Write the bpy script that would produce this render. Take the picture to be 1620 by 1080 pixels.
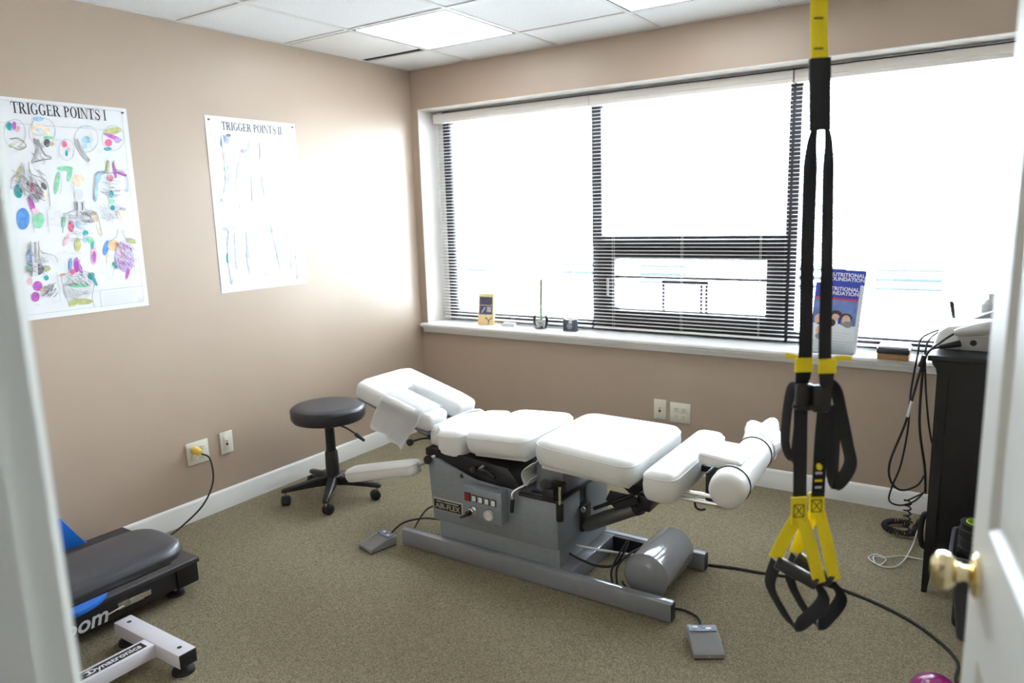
import bpy, bmesh, math, random
from mathutils import Vector, Matrix
random.seed(7)
for o in list(bpy.data.objects): bpy.data.objects.remove(o, do_unlink=True)
scn = bpy.context.scene
COL = scn.collection

# ------------------------------------------------------------------ camera
K = 1.034
FPX = 1159.03
YAW, PITCH, ROLL = -.5866, -.1763, -.03
CAM = Vector((3.2257*K, -3.7562*K, 1.4609*K))
H = 2.359*K                      # ceiling height
_f = Vector((math.sin(YAW)*math.cos(PITCH), math.cos(YAW)*math.cos(PITCH), math.sin(PITCH)))
_r = Vector((math.cos(YAW), -math.sin(YAW), 0)); _u = _r.cross(_f)
RIGHT = _r*math.cos(ROLL)+_u*math.sin(ROLL); UP = _u*math.cos(ROLL)-_r*math.sin(ROLL); FWD = _f
def ray(x, y): return FWD+RIGHT*((x-810)/FPX)-UP*((y-540)/FPX)
def at(x, y, ax, v):
    """photo pixel -> point on the plane coordinate[ax] = v"""
    d = ray(x, y); return CAM+d*((v-CAM[ax])/d[ax])
cam_d = bpy.data.cameras.new('camera'); cam = bpy.data.objects.new('camera', cam_d); COL.objects.link(cam)
m = Matrix((RIGHT, UP, -FWD)).transposed().to_4x4(); m.translation = CAM
cam.matrix_world = m
cam_d.sensor_width = 36; cam_d.lens = 36*FPX/1620; cam_d.clip_start = .02; cam_d.clip_end = 300
cam_d.dof.use_dof = True; cam_d.dof.focus_distance = 2.95; cam_d.dof.aperture_fstop = 2.2
scn.camera = cam

# ------------------------------------------------------------------ world and exposure
SKY = 24.0
w = bpy.data.worlds.new('world'); scn.world = w; w.use_nodes = True
bg = w.node_tree.nodes['Background']; bg.inputs['Color'].default_value = (.80, .90, 1, 1); bg.inputs['Strength'].default_value = SKY
vs = scn.view_settings
vs.view_transform = 'Standard'; vs.look = 'None'; vs.exposure = 0.9; vs.gamma = 1.0; vs.use_curve_mapping = False
pd = bpy.data.lights.new('window_portal', 'AREA'); pd.shape = 'RECTANGLE'; pd.size = 3.9; pd.size_y = 1.36
pd.cycles.is_portal = True
po = bpy.data.objects.new('window_portal', pd); COL.objects.link(po); po.location = (2.08, .285, 1.46); po.rotation_euler = (math.radians(-90), 0, 0)
PANEL_GLOW = 5.2                 # ceiling light lenses

# ------------------------------------------------------------------ materials
MATS = {}
def mat(name, col, rough=.5, metal=0, var=.0, vscale=20, bump=0, bscale=200, spec=.5, coat=0, emit=0, alpha=1, trans=0):
    if name in MATS: return MATS[name]
    mt = bpy.data.materials.new(name); mt.use_nodes = True; nt = mt.node_tree; b = nt.nodes['Principled BSDF']
    b.inputs['Base Color'].default_value = (*col, 1); b.inputs['Roughness'].default_value = rough
    b.inputs['Metallic'].default_value = metal; b.inputs['Specular IOR Level'].default_value = spec
    b.inputs['Coat Weight'].default_value = coat; b.inputs['Transmission Weight'].default_value = trans
    if alpha < 1: b.inputs['Alpha'].default_value = alpha
    if emit: b.inputs['Emission Color'].default_value = (*col, 1); b.inputs['Emission Strength'].default_value = emit
    tc = nt.nodes.new('ShaderNodeTexCoord')
    if var:
        n = nt.nodes.new('ShaderNodeTexNoise'); n.inputs['Scale'].default_value = vscale; n.inputs['Detail'].default_value = 4
        nt.links.new(tc.outputs['Object'], n.inputs['Vector'])
        r = nt.nodes.new('ShaderNodeValToRGB'); r.color_ramp.elements[0].position = .3; r.color_ramp.elements[1].position = .7
        r.color_ramp.elements[0].color = (*[c*(1-var) for c in col], 1); r.color_ramp.elements[1].color = (*[min(1, c*(1+var)) for c in col], 1)
        nt.links.new(n.outputs['Fac'], r.inputs['Fac']); nt.links.new(r.outputs['Color'], b.inputs['Base Color'])
    if bump:
        n2 = nt.nodes.new('ShaderNodeTexNoise'); n2.inputs['Scale'].default_value = bscale; n2.inputs['Detail'].default_value = 3
        nt.links.new(tc.outputs['Object'], n2.inputs['Vector'])
        bp = nt.nodes.new('ShaderNodeBump'); bp.inputs['Strength'].default_value = bump; bp.inputs['Distance'].default_value = .002
        nt.links.new(n2.outputs['Fac'], bp.inputs['Height']); nt.links.new(bp.outputs['Normal'], b.inputs['Normal'])
    MATS[name] = mt; return mt
WALL = mat('wall_paint', (.455, .360, .280), .36, var=.02, vscale=3, bump=.06, bscale=260, spec=.5)
WHITE = mat('white_trim_paint', (.83, .83, .82), .35, var=.01, vscale=5)
REVEAL = mat('reveal_paint', (.80, .77, .73), .5, var=.01, vscale=5)
SILLM = mat('sill_paint', (.86, .86, .85), .3, var=.01, vscale=5)
TILE = mat('ceiling_tile', (.82, .83, .83), .9, var=.10, vscale=160, bump=.5, bscale=220)
GRID = mat('ceiling_grid_paint', (.72, .72, .71), .45, var=.02)
LENS = mat('light_lens', (.95, .98, 1), .4, emit=PANEL_GLOW, bump=.2, bscale=500)
BRONZE = mat('dark_bronze_aluminium', (.030, .028, .036), .38, .35, var=.05)
VINYL = mat('cushion_vinyl', (.79, .80, .79), .42, var=.015, vscale=12, bump=.12, bscale=420)
VINYLG = VINYL
GREY = mat('grey_hammered_enamel', (.265, .295, .33), .34, .1, var=.05, vscale=60, bump=.1, bscale=300)
GREY2 = mat('grey_smooth_enamel', (.27, .285, .32), .16, .1, var=.03, vscale=20, coat=.4)
PEDAL = mat('pedal_plastic', (.30, .30, .30), .45, var=.04, vscale=60)
PEDBLUE = mat('pedal_label', (.10, .13, .22), .4, var=.1, vscale=300)
BLACK = mat('black_plastic', (.014, .014, .016), .42, var=.1)
BLACKV = mat('black_vinyl', (.030, .030, .036), .38, var=.06, vscale=20, bump=.12, bscale=380)
BRUB = mat('black_rubber', (.013, .013, .014), .6, var=.15, vscale=40)
WEB = mat('black_webbing', (.011, .012, .016), .75, var=.25, vscale=500, bump=.4, bscale=700)
YEL = mat('yellow_webbing', (.88, .70, .01), .65, var=.06, vscale=300, bump=.3, bscale=700)
YSTITCH = mat('stitch_thread', (.10, .09, .02), .7, var=.1)
CHROME = mat('chrome', (.82, .83, .85), .12, 1, var=.02)
STEEL = mat('brushed_steel', (.50, .50, .50), .32, 1, var=.06, vscale=80)
BRASS = mat('polished_brass', (.86, .73, .44), .2, 1, var=.03)
DOORP = mat('door_paint', (.74, .745, .72), .4, var=.01, vscale=4, bump=.08, bscale=90)
JAMBP = mat('jamb_paint', (.72, .71, .66), .42, var=.02, vscale=4)
CABBLK = mat('black_wood', (.010, .011, .014), .4, var=.2, vscale=12, bump=.1, bscale=80)
CABTOP = CABBLK
PAPER = mat('tissue_paper', (.90, .90, .91), .8, var=.01, vscale=50, bump=.1, bscale=300)
POSTER = mat('poster_paper', (.80, .81, .83), .5, var=.005, vscale=20)
IVORY = mat('ivory_plastic', (.74, .72, .62), .35, var=.02)
YPLUG = mat('yellow_plug', (.85, .58, .08), .4, var=.03)
RED = mat('red_plastic', (.36, .015, .015), .35, var=.05)
WPL = mat('white_plastic', (.78, .79, .80), .35, var=.01)
LGREY = mat('light_grey_plastic', (.48, .49, .49), .45, var=.02)
MGREY = mat('mid_grey_plastic', (.25, .27, .29), .45, var=.03)
BLUE = mat('blue_plastic', (.008, .13, .55), .35, var=.04)
WENAM = mat('white_enamel', (.72, .70, .76), .3, var=.02)
TAN = mat('tan_leather', (.36, .19, .08), .5, var=.08, vscale=60)
PURPLE = mat('magenta_rubber', (.28, .008, .16), .25, var=.04, coat=.4)
BIN = mat('grey_bin_plastic', (.085, .09, .11), .5, var=.05)
LIME = mat('lime_foam', (.35, .55, .05), .6, var=.05)
STEM = mat('green_stem', (.16, .26, .10), .5, var=.15, vscale=60)
STONE = mat('pebble_stone', (.42, .36, .30), .5, var=.4, vscale=60)
SLAT = mat('blind_slat_paint', (.80, .79, .78), .4, var=.01)
CORD = mat('blind_cord', (.75, .75, .74), .7, var=.02)
def glassmat(name, refl=.06, tint=(1, 1, 1)):
    mt = bpy.data.materials.new(name); mt.use_nodes = True; nt = mt.node_tree; nt.nodes.clear()
    o = nt.nodes.new('ShaderNodeOutputMaterial'); mx = nt.nodes.new('ShaderNodeMixShader'); t = nt.nodes.new('ShaderNodeBsdfTransparent')
    g = nt.nodes.new('ShaderNodeBsdfGlossy'); lw = nt.nodes.new('ShaderNodeFresnel'); lw.inputs['IOR'].default_value = 1.45
    g.inputs['Roughness'].default_value = .02; t.inputs['Color'].default_value = (*tint, 1)
    nt.links.new(lw.outputs[0], mx.inputs[0]); nt.links.new(t.outputs[0], mx.inputs[1]); nt.links.new(g.outputs[0], mx.inputs[2]); nt.links.new(mx.outputs[0], o.inputs[0])
    MATS[name] = mt; return mt
PANE = glassmat('window_glass', tint=(.97, .98, .98)); JAR = glassmat('jar_glass', tint=(.93, .95, .95))
def carpet():
    mt = bpy.data.materials.new('carpet_loop'); mt.use_nodes = True; nt = mt.node_tree; b = nt.nodes['Principled BSDF']
    b.inputs['Roughness'].default_value = .95; b.inputs['Specular IOR Level'].default_value = .1
    tc = nt.nodes.new('ShaderNodeTexCoord')
    def noise(s, d): 
        n = nt.nodes.new('ShaderNodeTexNoise'); n.inputs['Scale'].default_value = s; n.inputs['Detail'].default_value = d; n.inputs['Roughness'].default_value = .7
        nt.links.new(tc.outputs['Object'], n.inputs['Vector']); return n
    a, c = noise(190, 3), noise(420, 2)
    mx = nt.nodes.new('ShaderNodeMix'); mx.inputs[0].default_value = .5
    nt.links.new(a.outputs['Fac'], mx.inputs[2]); nt.links.new(c.outputs['Fac'], mx.inputs[3])
    r = nt.nodes.new('ShaderNodeValToRGB'); el = r.color_ramp.elements
    el[0].position = .36; el[0].color = (.075, .066, .040, 1); el[1].position = .66; el[1].color = (.50, .45, .33, 1)
    q = el.new(.5); q.color = (.25, .214, .135, 1)
    nt.links.new(mx.outputs[0], r.inputs['Fac'])
    nt.links.new(r.outputs['Color'], b.inputs['Base Color'])
    bp = nt.nodes.new('ShaderNodeBump'); bp.inputs['Strength'].default_value = .8; bp.inputs['Distance'].default_value = .004
    nt.links.new(mx.outputs[0], bp.inputs['Height']); nt.links.new(bp.outputs['Normal'], b.inputs['Normal'])
    return mt
CARPET = carpet()

# ------------------------------------------------------------------ mesh helpers (world coordinates in, thing-relative meshes out)
ROOTLOC = {}
def thing(name, label, cat, loc=(0, 0, 0), group=None):
    o = bpy.data.objects.new(name, None); COL.objects.link(o); o.location = loc; o.empty_display_size = .05
    o['label'] = label; o['category'] = cat
    if group: o['group'] = group
    ROOTLOC[o] = Vector(loc); return o
def tag(o, label, cat, group=None):
    o['label'] = label; o['category'] = cat
    if group: o['group'] = group
    return o
def struct(o): o['kind'] = 'structure'; return o
def link(name, me, material, parent=None, smooth=False, label=None):
    o = bpy.data.objects.new(name, me); COL.objects.link(o)
    if material: me.materials.append(material)
    if parent:
        off = ROOTLOC.get(parent, Vector((0, 0, 0)))
        me.transform(Matrix.Translation(-off)); o.parent = parent; ROOTLOC[o] = off
    else:
        bb = [Vector(v) for v in o.bound_box]; lo = Vector([min(v[i] for v in bb) for i in range(3)]); hi = Vector([max(v[i] for v in bb) for i in range(3)])
        c = Vector(((lo.x+hi.x)/2, (lo.y+hi.y)/2, lo.z)); me.transform(Matrix.Translation(-c)); o.location = c; ROOTLOC[o] = c
    if smooth:
        for p in me.polygons: p.use_smooth = True
    if label: o['label'] = label
    return o
def from_bm(name, bm, material, parent=None, smooth=False, label=None, M=None):
    bmesh.ops.recalc_face_normals(bm, faces=bm.faces[:])
    me = bpy.data.meshes.new(name); 
    if M is not None: bm.transform(M)
    bm.to_mesh(me); bm.free()
    if smooth == 'auto':
        o = link(name, me, material, parent, True, label)
        me.set_sharp_from_angle(angle=math.radians(38)); return o
    return link(name, me, material, parent, smooth, label)
def bm_box(bm, lo, hi):
    vs_ = [bm.verts.new((x, y, z)) for z in (lo[2], hi[2]) for y in (lo[1], hi[1]) for x in (lo[0], hi[0])]
    for f in ((0, 2, 3, 1), (4, 5, 7, 6), (0, 1, 5, 4), (2, 6, 7, 3), (0, 4, 6, 2), (1, 3, 7, 5)): bm.faces.new([vs_[i] for i in f])
def box(name, lo, hi, material, parent=None, bevel=0, segs=2, label=None, M=None):
    bm = bmesh.new(); bm_box(bm, lo, hi)
    if bevel: bmesh.ops.bevel(bm, geom=bm.edges[:], offset=bevel, segments=segs, affect='EDGES', profile=.5)
    return from_bm(name, bm, material, parent, 'auto' if bevel else False, label, M)
def prism(name, pts, axis, a, b, material, parent=None, bevel=0, label=None, M=None):
    """2-D outline extruded along an axis from a to b"""
    bm = bmesh.new()
    def v3(p, t):
        return (t, p[0], p[1]) if axis == 0 else (p[0], t, p[1]) if axis == 1 else (p[0], p[1], t)
    A = [bm.verts.new(v3(p, a)) for p in pts]; B = [bm.verts.new(v3(p, b)) for p in pts]; n = len(pts)
    bm.faces.new(A); bm.faces.new(B[::-1])
    for i in range(n): bm.faces.new((A[i], A[(i+1) % n], B[(i+1) % n], B[i]))
    if bevel: bmesh.ops.bevel(bm, geom=bm.edges[:], offset=bevel, segments=2, affect='EDGES', profile=.5)
    return from_bm(name, bm, material, parent, 'auto', label, M)
def frame(d):
    d = Vector(d).normalized(); a = Vector((0, 0, 1)) if abs(d.z) < .9 else Vector((1, 0, 0))
    u = d.cross(a).normalized(); return u, d.cross(u).normalized(), d
def cyl(name, p0, p1, r, material, parent=None, r1=None, n=20, label=None, smooth='auto', bev=0):
    p0, p1 = Vector(p0), Vector(p1); r1 = r if r1 is None else r1
    prof = [(0, 0), (r, 0), (r1, 1), (0, 1)]
    L = (p1-p0).length
    if bev: prof = [(0, 0), (r-bev, 0), (r-bev*.3, bev*.3/L), (r, bev/L), (r1, 1-bev/L), (r1-bev*.3, 1-bev*.3/L), (r1-bev, 1), (0, 1)]
    return lathe(name, [(a, t*L) for a, t in prof], p0, p1-p0, material, parent, n, label)
def lathe(name, prof, base, axis, material, parent=None, n=24, label=None, sx=1, sy=1):
    u, v, d = frame(axis); base = Vector(base); bm = bmesh.new(); rings = []
    for r, h in prof:
        if r < 1e-6: rings.append([bm.verts.new(base+d*h)])
        else: rings.append([bm.verts.new(base+d*h+u*(r*sx*math.cos(2*math.pi*i/n))+v*(r*sy*math.sin(2*math.pi*i/n))) for i in range(n)])
    for a, b in zip(rings, rings[1:]):
        for i in range(n):
            j = (i+1) % n
            if len(a) == 1 and len(b) == 1: continue
            if len(a) == 1: bm.faces.new((a[0], b[i], b[j]))
            elif len(b) == 1: bm.faces.new((a[i], a[j], b[0]))
            else: bm.faces.new((a[i], a[j], b[j], b[i]))
    return from_bm(name, bm, material, parent, 'auto', label)
def smoothpath(pts, k=6, closed=False):
    pts = [Vector(p) for p in pts]; n = len(pts)
    if n < 3: return pts
    out = []
    for i in range(n if closed else n-1):
        if closed: p0, p1, p2, p3 = pts[i-1], pts[i], pts[(i+1) % n], pts[(i+2) % n]
        else: p0, p1, p2, p3 = pts[max(i-1, 0)], pts[i], pts[i+1], pts[min(i+2, n-1)]
        for j in range(k):
            t = j/k; out.append(.5*((2*p1)+(p2-p0)*t+(2*p0-5*p1+4*p2-p3)*t*t+(3*p1-p0-3*p2+p3)*t**3))
    if not closed: out.append(pts[-1])
    return out
def tube(name, pts, r, material, parent=None, n=8, k=6, closed=False, label=None, rad=None):
    P = smoothpath(pts, k, closed) if k else [Vector(p) for p in pts]; bm = bmesh.new(); rings = []; N = len(P); up = None
    for i, p in enumerate(P):
        d = (P[(i+1) % N]-P[i-1]) if closed else (P[min(i+1, N-1)]-P[max(i-1, 0)])
        d.normalize()
        if up is None: up = frame(d)[0]
        up = (up-d*up.dot(d)); up = up.normalized() if up.length > 1e-5 else frame(d)[0]
        v = d.cross(up); rr = rad(i/(N-1)) if rad else r
        rings.append([bm.verts.new(p+up*(rr*math.cos(2*math.pi*j/n))+v*(rr*math.sin(2*math.pi*j/n))) for j in range(n)])
    for a, b in (zip(rings, rings[1:]+rings[:1]) if closed else zip(rings, rings[1:])):
        for j in range(n): bm.faces.new((a[j], a[(j+1) % n], b[(j+1) % n], b[j]))
    if not closed: bm.faces.new(rings[0][::-1]); bm.faces.new(rings[-1])
    return from_bm(name, bm, material, parent, True, label)
def ribbon(name, pts, width, thick, wdir, material, parent=None, k=6, closed=False, label=None, wfun=None):
    """flat strap swept along a path; wdir is the direction of its width (vector or one per control point)"""
    P = smoothpath(pts, k, closed); N = len(P)
    if isinstance(wdir, list): W = smoothpath(wdir, k, closed)
    else: W = [Vector(wdir)]*N
    bm = bmesh.new(); rings = []
    for i, p in enumerate(P):
        d = (P[(i+1) % N]-P[i-1]) if closed else (P[min(i+1, N-1)]-P[max(i-1, 0)])
        d.normalize(); wv = W[min(i, len(W)-1)]; wv = (wv-d*wv.dot(d)).normalized(); nv = d.cross(wv)
        ww = (wfun(i/(N-1)) if wfun else width)/2
        rings.append([bm.verts.new(p+wv*a*ww+nv*b*thick/2) for a, b in ((-1, -.6), (-.94, -1), (.94, -1), (1, -.6), (1, .6), (.94, 1), (-.94, 1), (-1, .6))])
    n = 8
    for a, b in (zip(rings, rings[1:]+rings[:1]) if closed else zip(rings, rings[1:])):
        for j in range(n): bm.faces.new((a[j], a[(j+1) % n], b[(j+1) % n], b[j]))
    if not closed: bm.faces.new(rings[0][::-1]); bm.faces.new(rings[-1])
    return from_bm(name, bm, material, parent, 'auto', label)
def rounded(pts, r, seg=5):
    """round the corners of a convex 2-D polygon"""
    out = []; n = len(pts)
    for i in range(n):
        p0, p, p1 = Vector(pts[i-1]), Vector(pts[i]), Vector(pts[(i+1) % n])
        rr = r[i] if isinstance(r, (list, tuple)) else r
        a, b = (p0-p).normalized(), (p1-p).normalized(); A, B = p+a*rr, p+b*rr
        for j in range(seg+1):
            t = j/seg; out.append((A*(1-t)**2+p*2*t*(1-t)+B*t*t))
    return out
def cushion(name, outline, z0, z1, material, parent, er=.022, crown=.012, corner=.05, M=None, label=None, piping=True):
    """padded slab: soft rolled edges, raised centre; outline in local xy, then matrix M"""
    O = rounded(outline, corner); n = len(O); c = sum(O, Vector((0, 0)))/n
    nr = []
    for i in range(n):
        t = (O[(i+1) % n]-O[i-1]); t.normalize(); q = Vector((t.y, -t.x))
        if q.dot(O[i]-c) < 0: q = -q
        nr.append(q)
    bm = bmesh.new(); rings = []
    def ring(inset, z): rings.append([bm.verts.new((*(O[i]-nr[i]*inset), z)) for i in range(n)])
    ring(er, z0); ring(er*.35, z0+er*.25); ring(.003, z0+er*.8); ring(0, (z0+z1)/2)
    ring(.002, z1-er*.95); ring(er*.12, z1-er*.55); ring(er*.45, z1-er*.18); ring(er, z1)
    def sring(s, z): rings.append([bm.verts.new((*(c+(O[i]-nr[i]*er-c)*s), z)) for i in range(n)])
    for s in (.85, .65, .4, .15): sring(s, z1+crown*(1-s*s))
    for a, b in zip(rings, rings[1:]):
        for i in range(n): bm.faces.new((a[i], a[(i+1) % n], b[(i+1) % n], b[i]))
    bm.faces.new(rings[0]); bm.faces.new(rings[-1])
    o = from_bm(name, bm, material, parent, True, label, M)
    if piping:
        pts = [Vector((*(O[i]-nr[i]*er*.10), z1-er*.62)) for i in range(n)]
        if M is not None: pts = [M@p for p in pts]
        tube('piping', pts, .0022, material, o, n=6, k=0, closed=True)
    return o
def copy_tree(o, parent=None):
    c = o.copy(); COL.objects.link(c); c.parent = parent
    for ch in list(o.children): copy_tree(ch, c)
    return c
def text(name, s, size, M, material, parent, ext=.0004, shear=0, align='CENTER', bold=0):
    cu = bpy.data.curves.new(name, 'FONT'); cu.body = s; cu.size = size; cu.extrude = ext; cu.align_x = align; cu.align_y = 'CENTER'; cu.shear = shear; cu.offset = bold
    cu.resolution_u = 3
    t = bpy.data.objects.new('tmp', cu); COL.objects.link(t)
    me = bpy.data.meshes.new_from_object(t.evaluated_get(bpy.context.evaluated_depsgraph_get()))
    bpy.data.objects.remove(t); me.name = name; me.transform(M); me.materials.clear()
    return link(name, me, material, parent)
def axes(o, ex, ey):
    ex, ey = Vector(ex).normalized(), Vector(ey).normalized(); ez = ex.cross(ey)
    m_ = Matrix((ex, ey, ez)).transposed().to_4x4(); m_.translation = Vector(o); return m_

# ------------------------------------------------------------------ room shell
W, YN, YH = 4.2, -3.54, -5.3      # right wall, room side of near wall, far side of hall
S = .6096*K; GX, GY = .4771*K, -.3847*K
JX0 = at(79, 700, 1, -3.525).x+.010   # strike-side jamb face
JX1 = 3.485                       # hinge-side jamb face
WT = .13
struct(box('floor', (-.1, YH, -.05), (W+.1, .12, 0), CARPET))
struct(box('wall_left', (-.12, YH, 0), (0, .3, H+.45), WALL))
struct(box('wall_right', (W, YH, 0), (W+.12, .3, H+.45), WALL))
OX0, OX1, OZ0, OZ1 = .056, 4.12, .742, 2.188
bm = bmesh.new()
bm_box(bm, (0, 0, 0), (W, .28, OZ0-.03)); bm_box(bm, (0, 0, OZ1), (W, .28, H+.45)); bm_box(bm, (0, 0, OZ0-.03), (OX0, .28, OZ1)); bm_box(bm, (OX1, 0, OZ0-.03), (W, .28, OZ1))
wb = struct(from_bm('wall_back', bm, WALL))
bm = bmesh.new()
bm_box(bm, (OX0, .001, OZ0), (OX0+.004, .28, OZ1)); bm_box(bm, (OX1-.004, .001, OZ0), (OX1, .28, OZ1)); bm_box(bm, (OX0+.004, .001, OZ1-.004), (OX1-.004, .28, OZ1)); bm_box(bm, (OX0+.004, .2, OZ0), (.103, .27, OZ1-.004))
struct(from_bm('trim_1', bm, REVEAL))
bm = bmesh.new()
bm_box(bm, (0, YN-WT, 0), (JX0-.019, YN, H+.45)); bm_box(bm, (JX1+.019, YN-WT, 0), (W, YN, H+.45)); bm_box(bm, (JX0-.019, YN-WT, 2.06), (JX1+.019, YN, H+.45))
struct(from_bm('wall_front', bm, WALL))
struct(box('wall_hall', (-.1, YH-.12, 0), (W+.1, YH, H+.45), WALL))
# ceiling: grid of tees with every tile its own piece
ceil = struct(box('ceiling', (-.1, YH, H+.41), (W+.1, .28, H+.45), mat('plenum_deck', (.35, .35, .34), .7, var=.05)))
xs = [0]+[GX+S*i for i in range(6)]+[W]; ys = [0]+[GY-S*i for i in range(8)]+[YH]
xs = [v for v in xs if v <= W]; ys = [v for v in ys if v >= YH]
bm = bmesh.new(); TW = .012
for x in xs[1:-1]: bm_box(bm, (x-TW, YH, H), (x+TW, 0, H+.004))
for y in ys[1:-1]: bm_box(bm, (0, y-TW, H-.0004), (W, y+TW, H+.0036))
bm_box(bm, (0, YH, H), (.018, 0, H+.003)); bm_box(bm, (0, -.018, H), (W, 0, H+.003)); bm_box(bm, (W-.018, YH, H), (W, 0, H+.003))
from_bm('tee_grid', bm, GRID, ceil)
light_cells = [(1, 1), (3, 1)]
for i in range(len(xs)-1):
    for j in range(len(ys)-1):
        a, b, c, d = xs[i], xs[i+1], ys[j+1], ys[j]
        if b-a < .03 or d-c < .03: continue
        if (i, j) in light_cells: continue
        if (i, j) == (0, 1):      # air return: panel hung short of its opening so a dark slot shows at the back
            t = thing('ceiling_air_return', 'square white ceiling panel with a dark slot along its window side', 'vent', ((a+b)/2, (c+d)/2, H))
            box('panel', (a+.028, c+.015, H-.004), (b-.01, d-.075, H+.004), WHITE, t, .003)
            bm = bmesh.new(); bm_box(bm, (a+.012, c+.012, H+.004), (a+.022, d-.012, H+.02)); bm_box(bm, (a+.012, d-.018, H+.004), (b-.012, d-.012, H+.02))
            from_bm('slot_frame', bm, BRONZE, t); continue
        box('ceiling_tile', (a+.002, c+.002, H+.004), (b-.002, d-.002, H+.016), TILE, ceil)
lab = {(1, 1): 'square ceiling light panel beside the dark-slotted air return', (3, 1): 'square ceiling light panel above the window\'s middle blind'}
for (i, j) in light_cells:
    a, b, c, d = xs[i], xs[i+1], ys[j+1], ys[j]
    t = thing('ceiling_light', lab[(i, j)], 'ceiling light', ((a+b)/2, (c+d)/2, H), 'ceiling lights')
    box('lens', (a+.028, c+.028, H-.001), (b-.028, d-.028, H+.006), LENS, t)
    bm = bmesh.new()
    for lo, hi in (((a+.013, c+.013), (b-.013, c+.026)), ((a+.013, d-.026), (b-.013, d-.013)), ((a+.013, c+.026), (a+.026, d-.026)), ((b-.026, c+.026), (b-.013, d-.026))):
        bm_box(bm, (*lo, H), (*hi, H+.012))
    from_bm('housing_frame', bm, BRONZE, t)
# baseboards (profiled)
BB = [(0, 0), (.013, 0), (.013, .075), (.0105, .08), (.0105, .088), (.008, .096), (.004, .104), (.0, .106)]
def bb_x(name, y0, sgn, x0, x1): return struct(prism(name, [(y0+sgn*a, z) for a, z in BB], 0, x0, x1, WHITE))
def bb_y(name, x0, sgn, y0, y1): return struct(prism(name, [(x0+sgn*a, z) for a, z in BB], 1, y0, y1, WHITE))
bb_y('baseboard_left', 0, 1, YN, 0); bb_x('baseboard_back', 0, -1, .013, W); bb_y('baseboard_right', W, -1, YN, -.013)
bb_x('baseboard_front', YN, 1, .013, JX0-.07)

# window sill
SZ = .762
o = struct(prism('trim_2', [(-.045, SZ-.018), (-.045, SZ-.006), (-.039, SZ), (.27, SZ), (.27, SZ-.024), (-.039, SZ-.024)], 0, .022, W-.01, SILLM))
o = struct(prism('trim_3', [(0, SZ-.024), (-.034, SZ-.024), (-.034, SZ-.034), (-.026, SZ-.042), (-.022, SZ-.058), (-.012, SZ-.064), (0, SZ-.066)], 0, .036, W-.02, SILLM))

# window: dark frame with three lights, the middle one with an awning sash below
FY0, FY1 = .20, .265
win = thing('window_1', 'wide dark-framed window with three panes and a low awning sash', 'window', (2.08, FY0, SZ)); win['kind'] = 'structure'; del win['category']
FX = [.148, .158, 1.238, 1.302, 2.386, 2.447, 4.05, 4.12]
ZB0, ZB1, ZT0, ZT1 = SZ, .84, 2.11, 2.185
for a, b in ((FX[0]-.045, FX[1]), (FX[2], FX[3]), (FX[4], FX[5]), (FX[6], FX[7])): box('mullion', (a, FY0, ZB0), (b, FY1, ZT1), BRONZE, win, .004)
for a, b in ((FX[1], FX[2]), (FX[3], FX[4]), (FX[5], FX[6])):
    box('rail', (a, FY0+.005, ZB0), (b, FY1, ZB1-.02), BRONZE, win, .003); box('rail', (a, FY0+.005, ZT0), (b, FY1, ZT1), BRONZE, win, .003)
box('transom', (FX[3], FY0, 1.262), (FX[4], FY1, 1.34), BRONZE, win, .004)
sash = box('awning_sash', (FX[3]-.002, FY0-.012, .815), (FX[3]+.09, FY1, 1.264), BRONZE, win, .004)
box('sash_stile', (FX[4]-.09, FY0-.012, .815), (FX[4]+.002, FY1, 1.264), BRONZE, sash, .004)
box('sash_rail', (FX[3]+.09, FY0-.012, 1.205), (FX[4]-.09, FY1, 1.264), BRONZE, sash, .004)
box('sash_rail', (FX[3]+.09, FY0-.012, .815), (FX[4]-.09, FY1, .905), BRONZE, sash, .004)
box('sash_handle', (FX[3]+.045, FY0-.03, .98), (FX[3]+.056, FY0-.012, 1.09), WHITE, sash, .003)
bx0, bx1 = FX[3]+.09, FX[4]-.09
box('insect_screen_bar', (bx0, FY0+.012, 1.088), (bx1, FY0+.026, 1.102), BRONZE, sash)
for x in (1.70, 1.93, 1.96): box('screen_stile', (x-.009, FY0+.012, .9), (x+.006, FY0+.026, 1.075), BRONZE, sash)
box('screen_rail', (1.691, FY0+.012, 1.062), (1.966, FY0+.026, 1.082), BRONZE, sash)
for a, b, c, d in ((FX[1], FX[2], ZB1-.02, ZT0), (FX[3], FX[4], 1.34, ZT0), (FX[3]+.09, FX[4]-.09, .905, 1.205), (FX[5], FX[6], ZB1-.02, ZT0)):
    box('pane', (a, FY1-.03, c), (b, FY1-.026, d), PANE, win)

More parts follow.
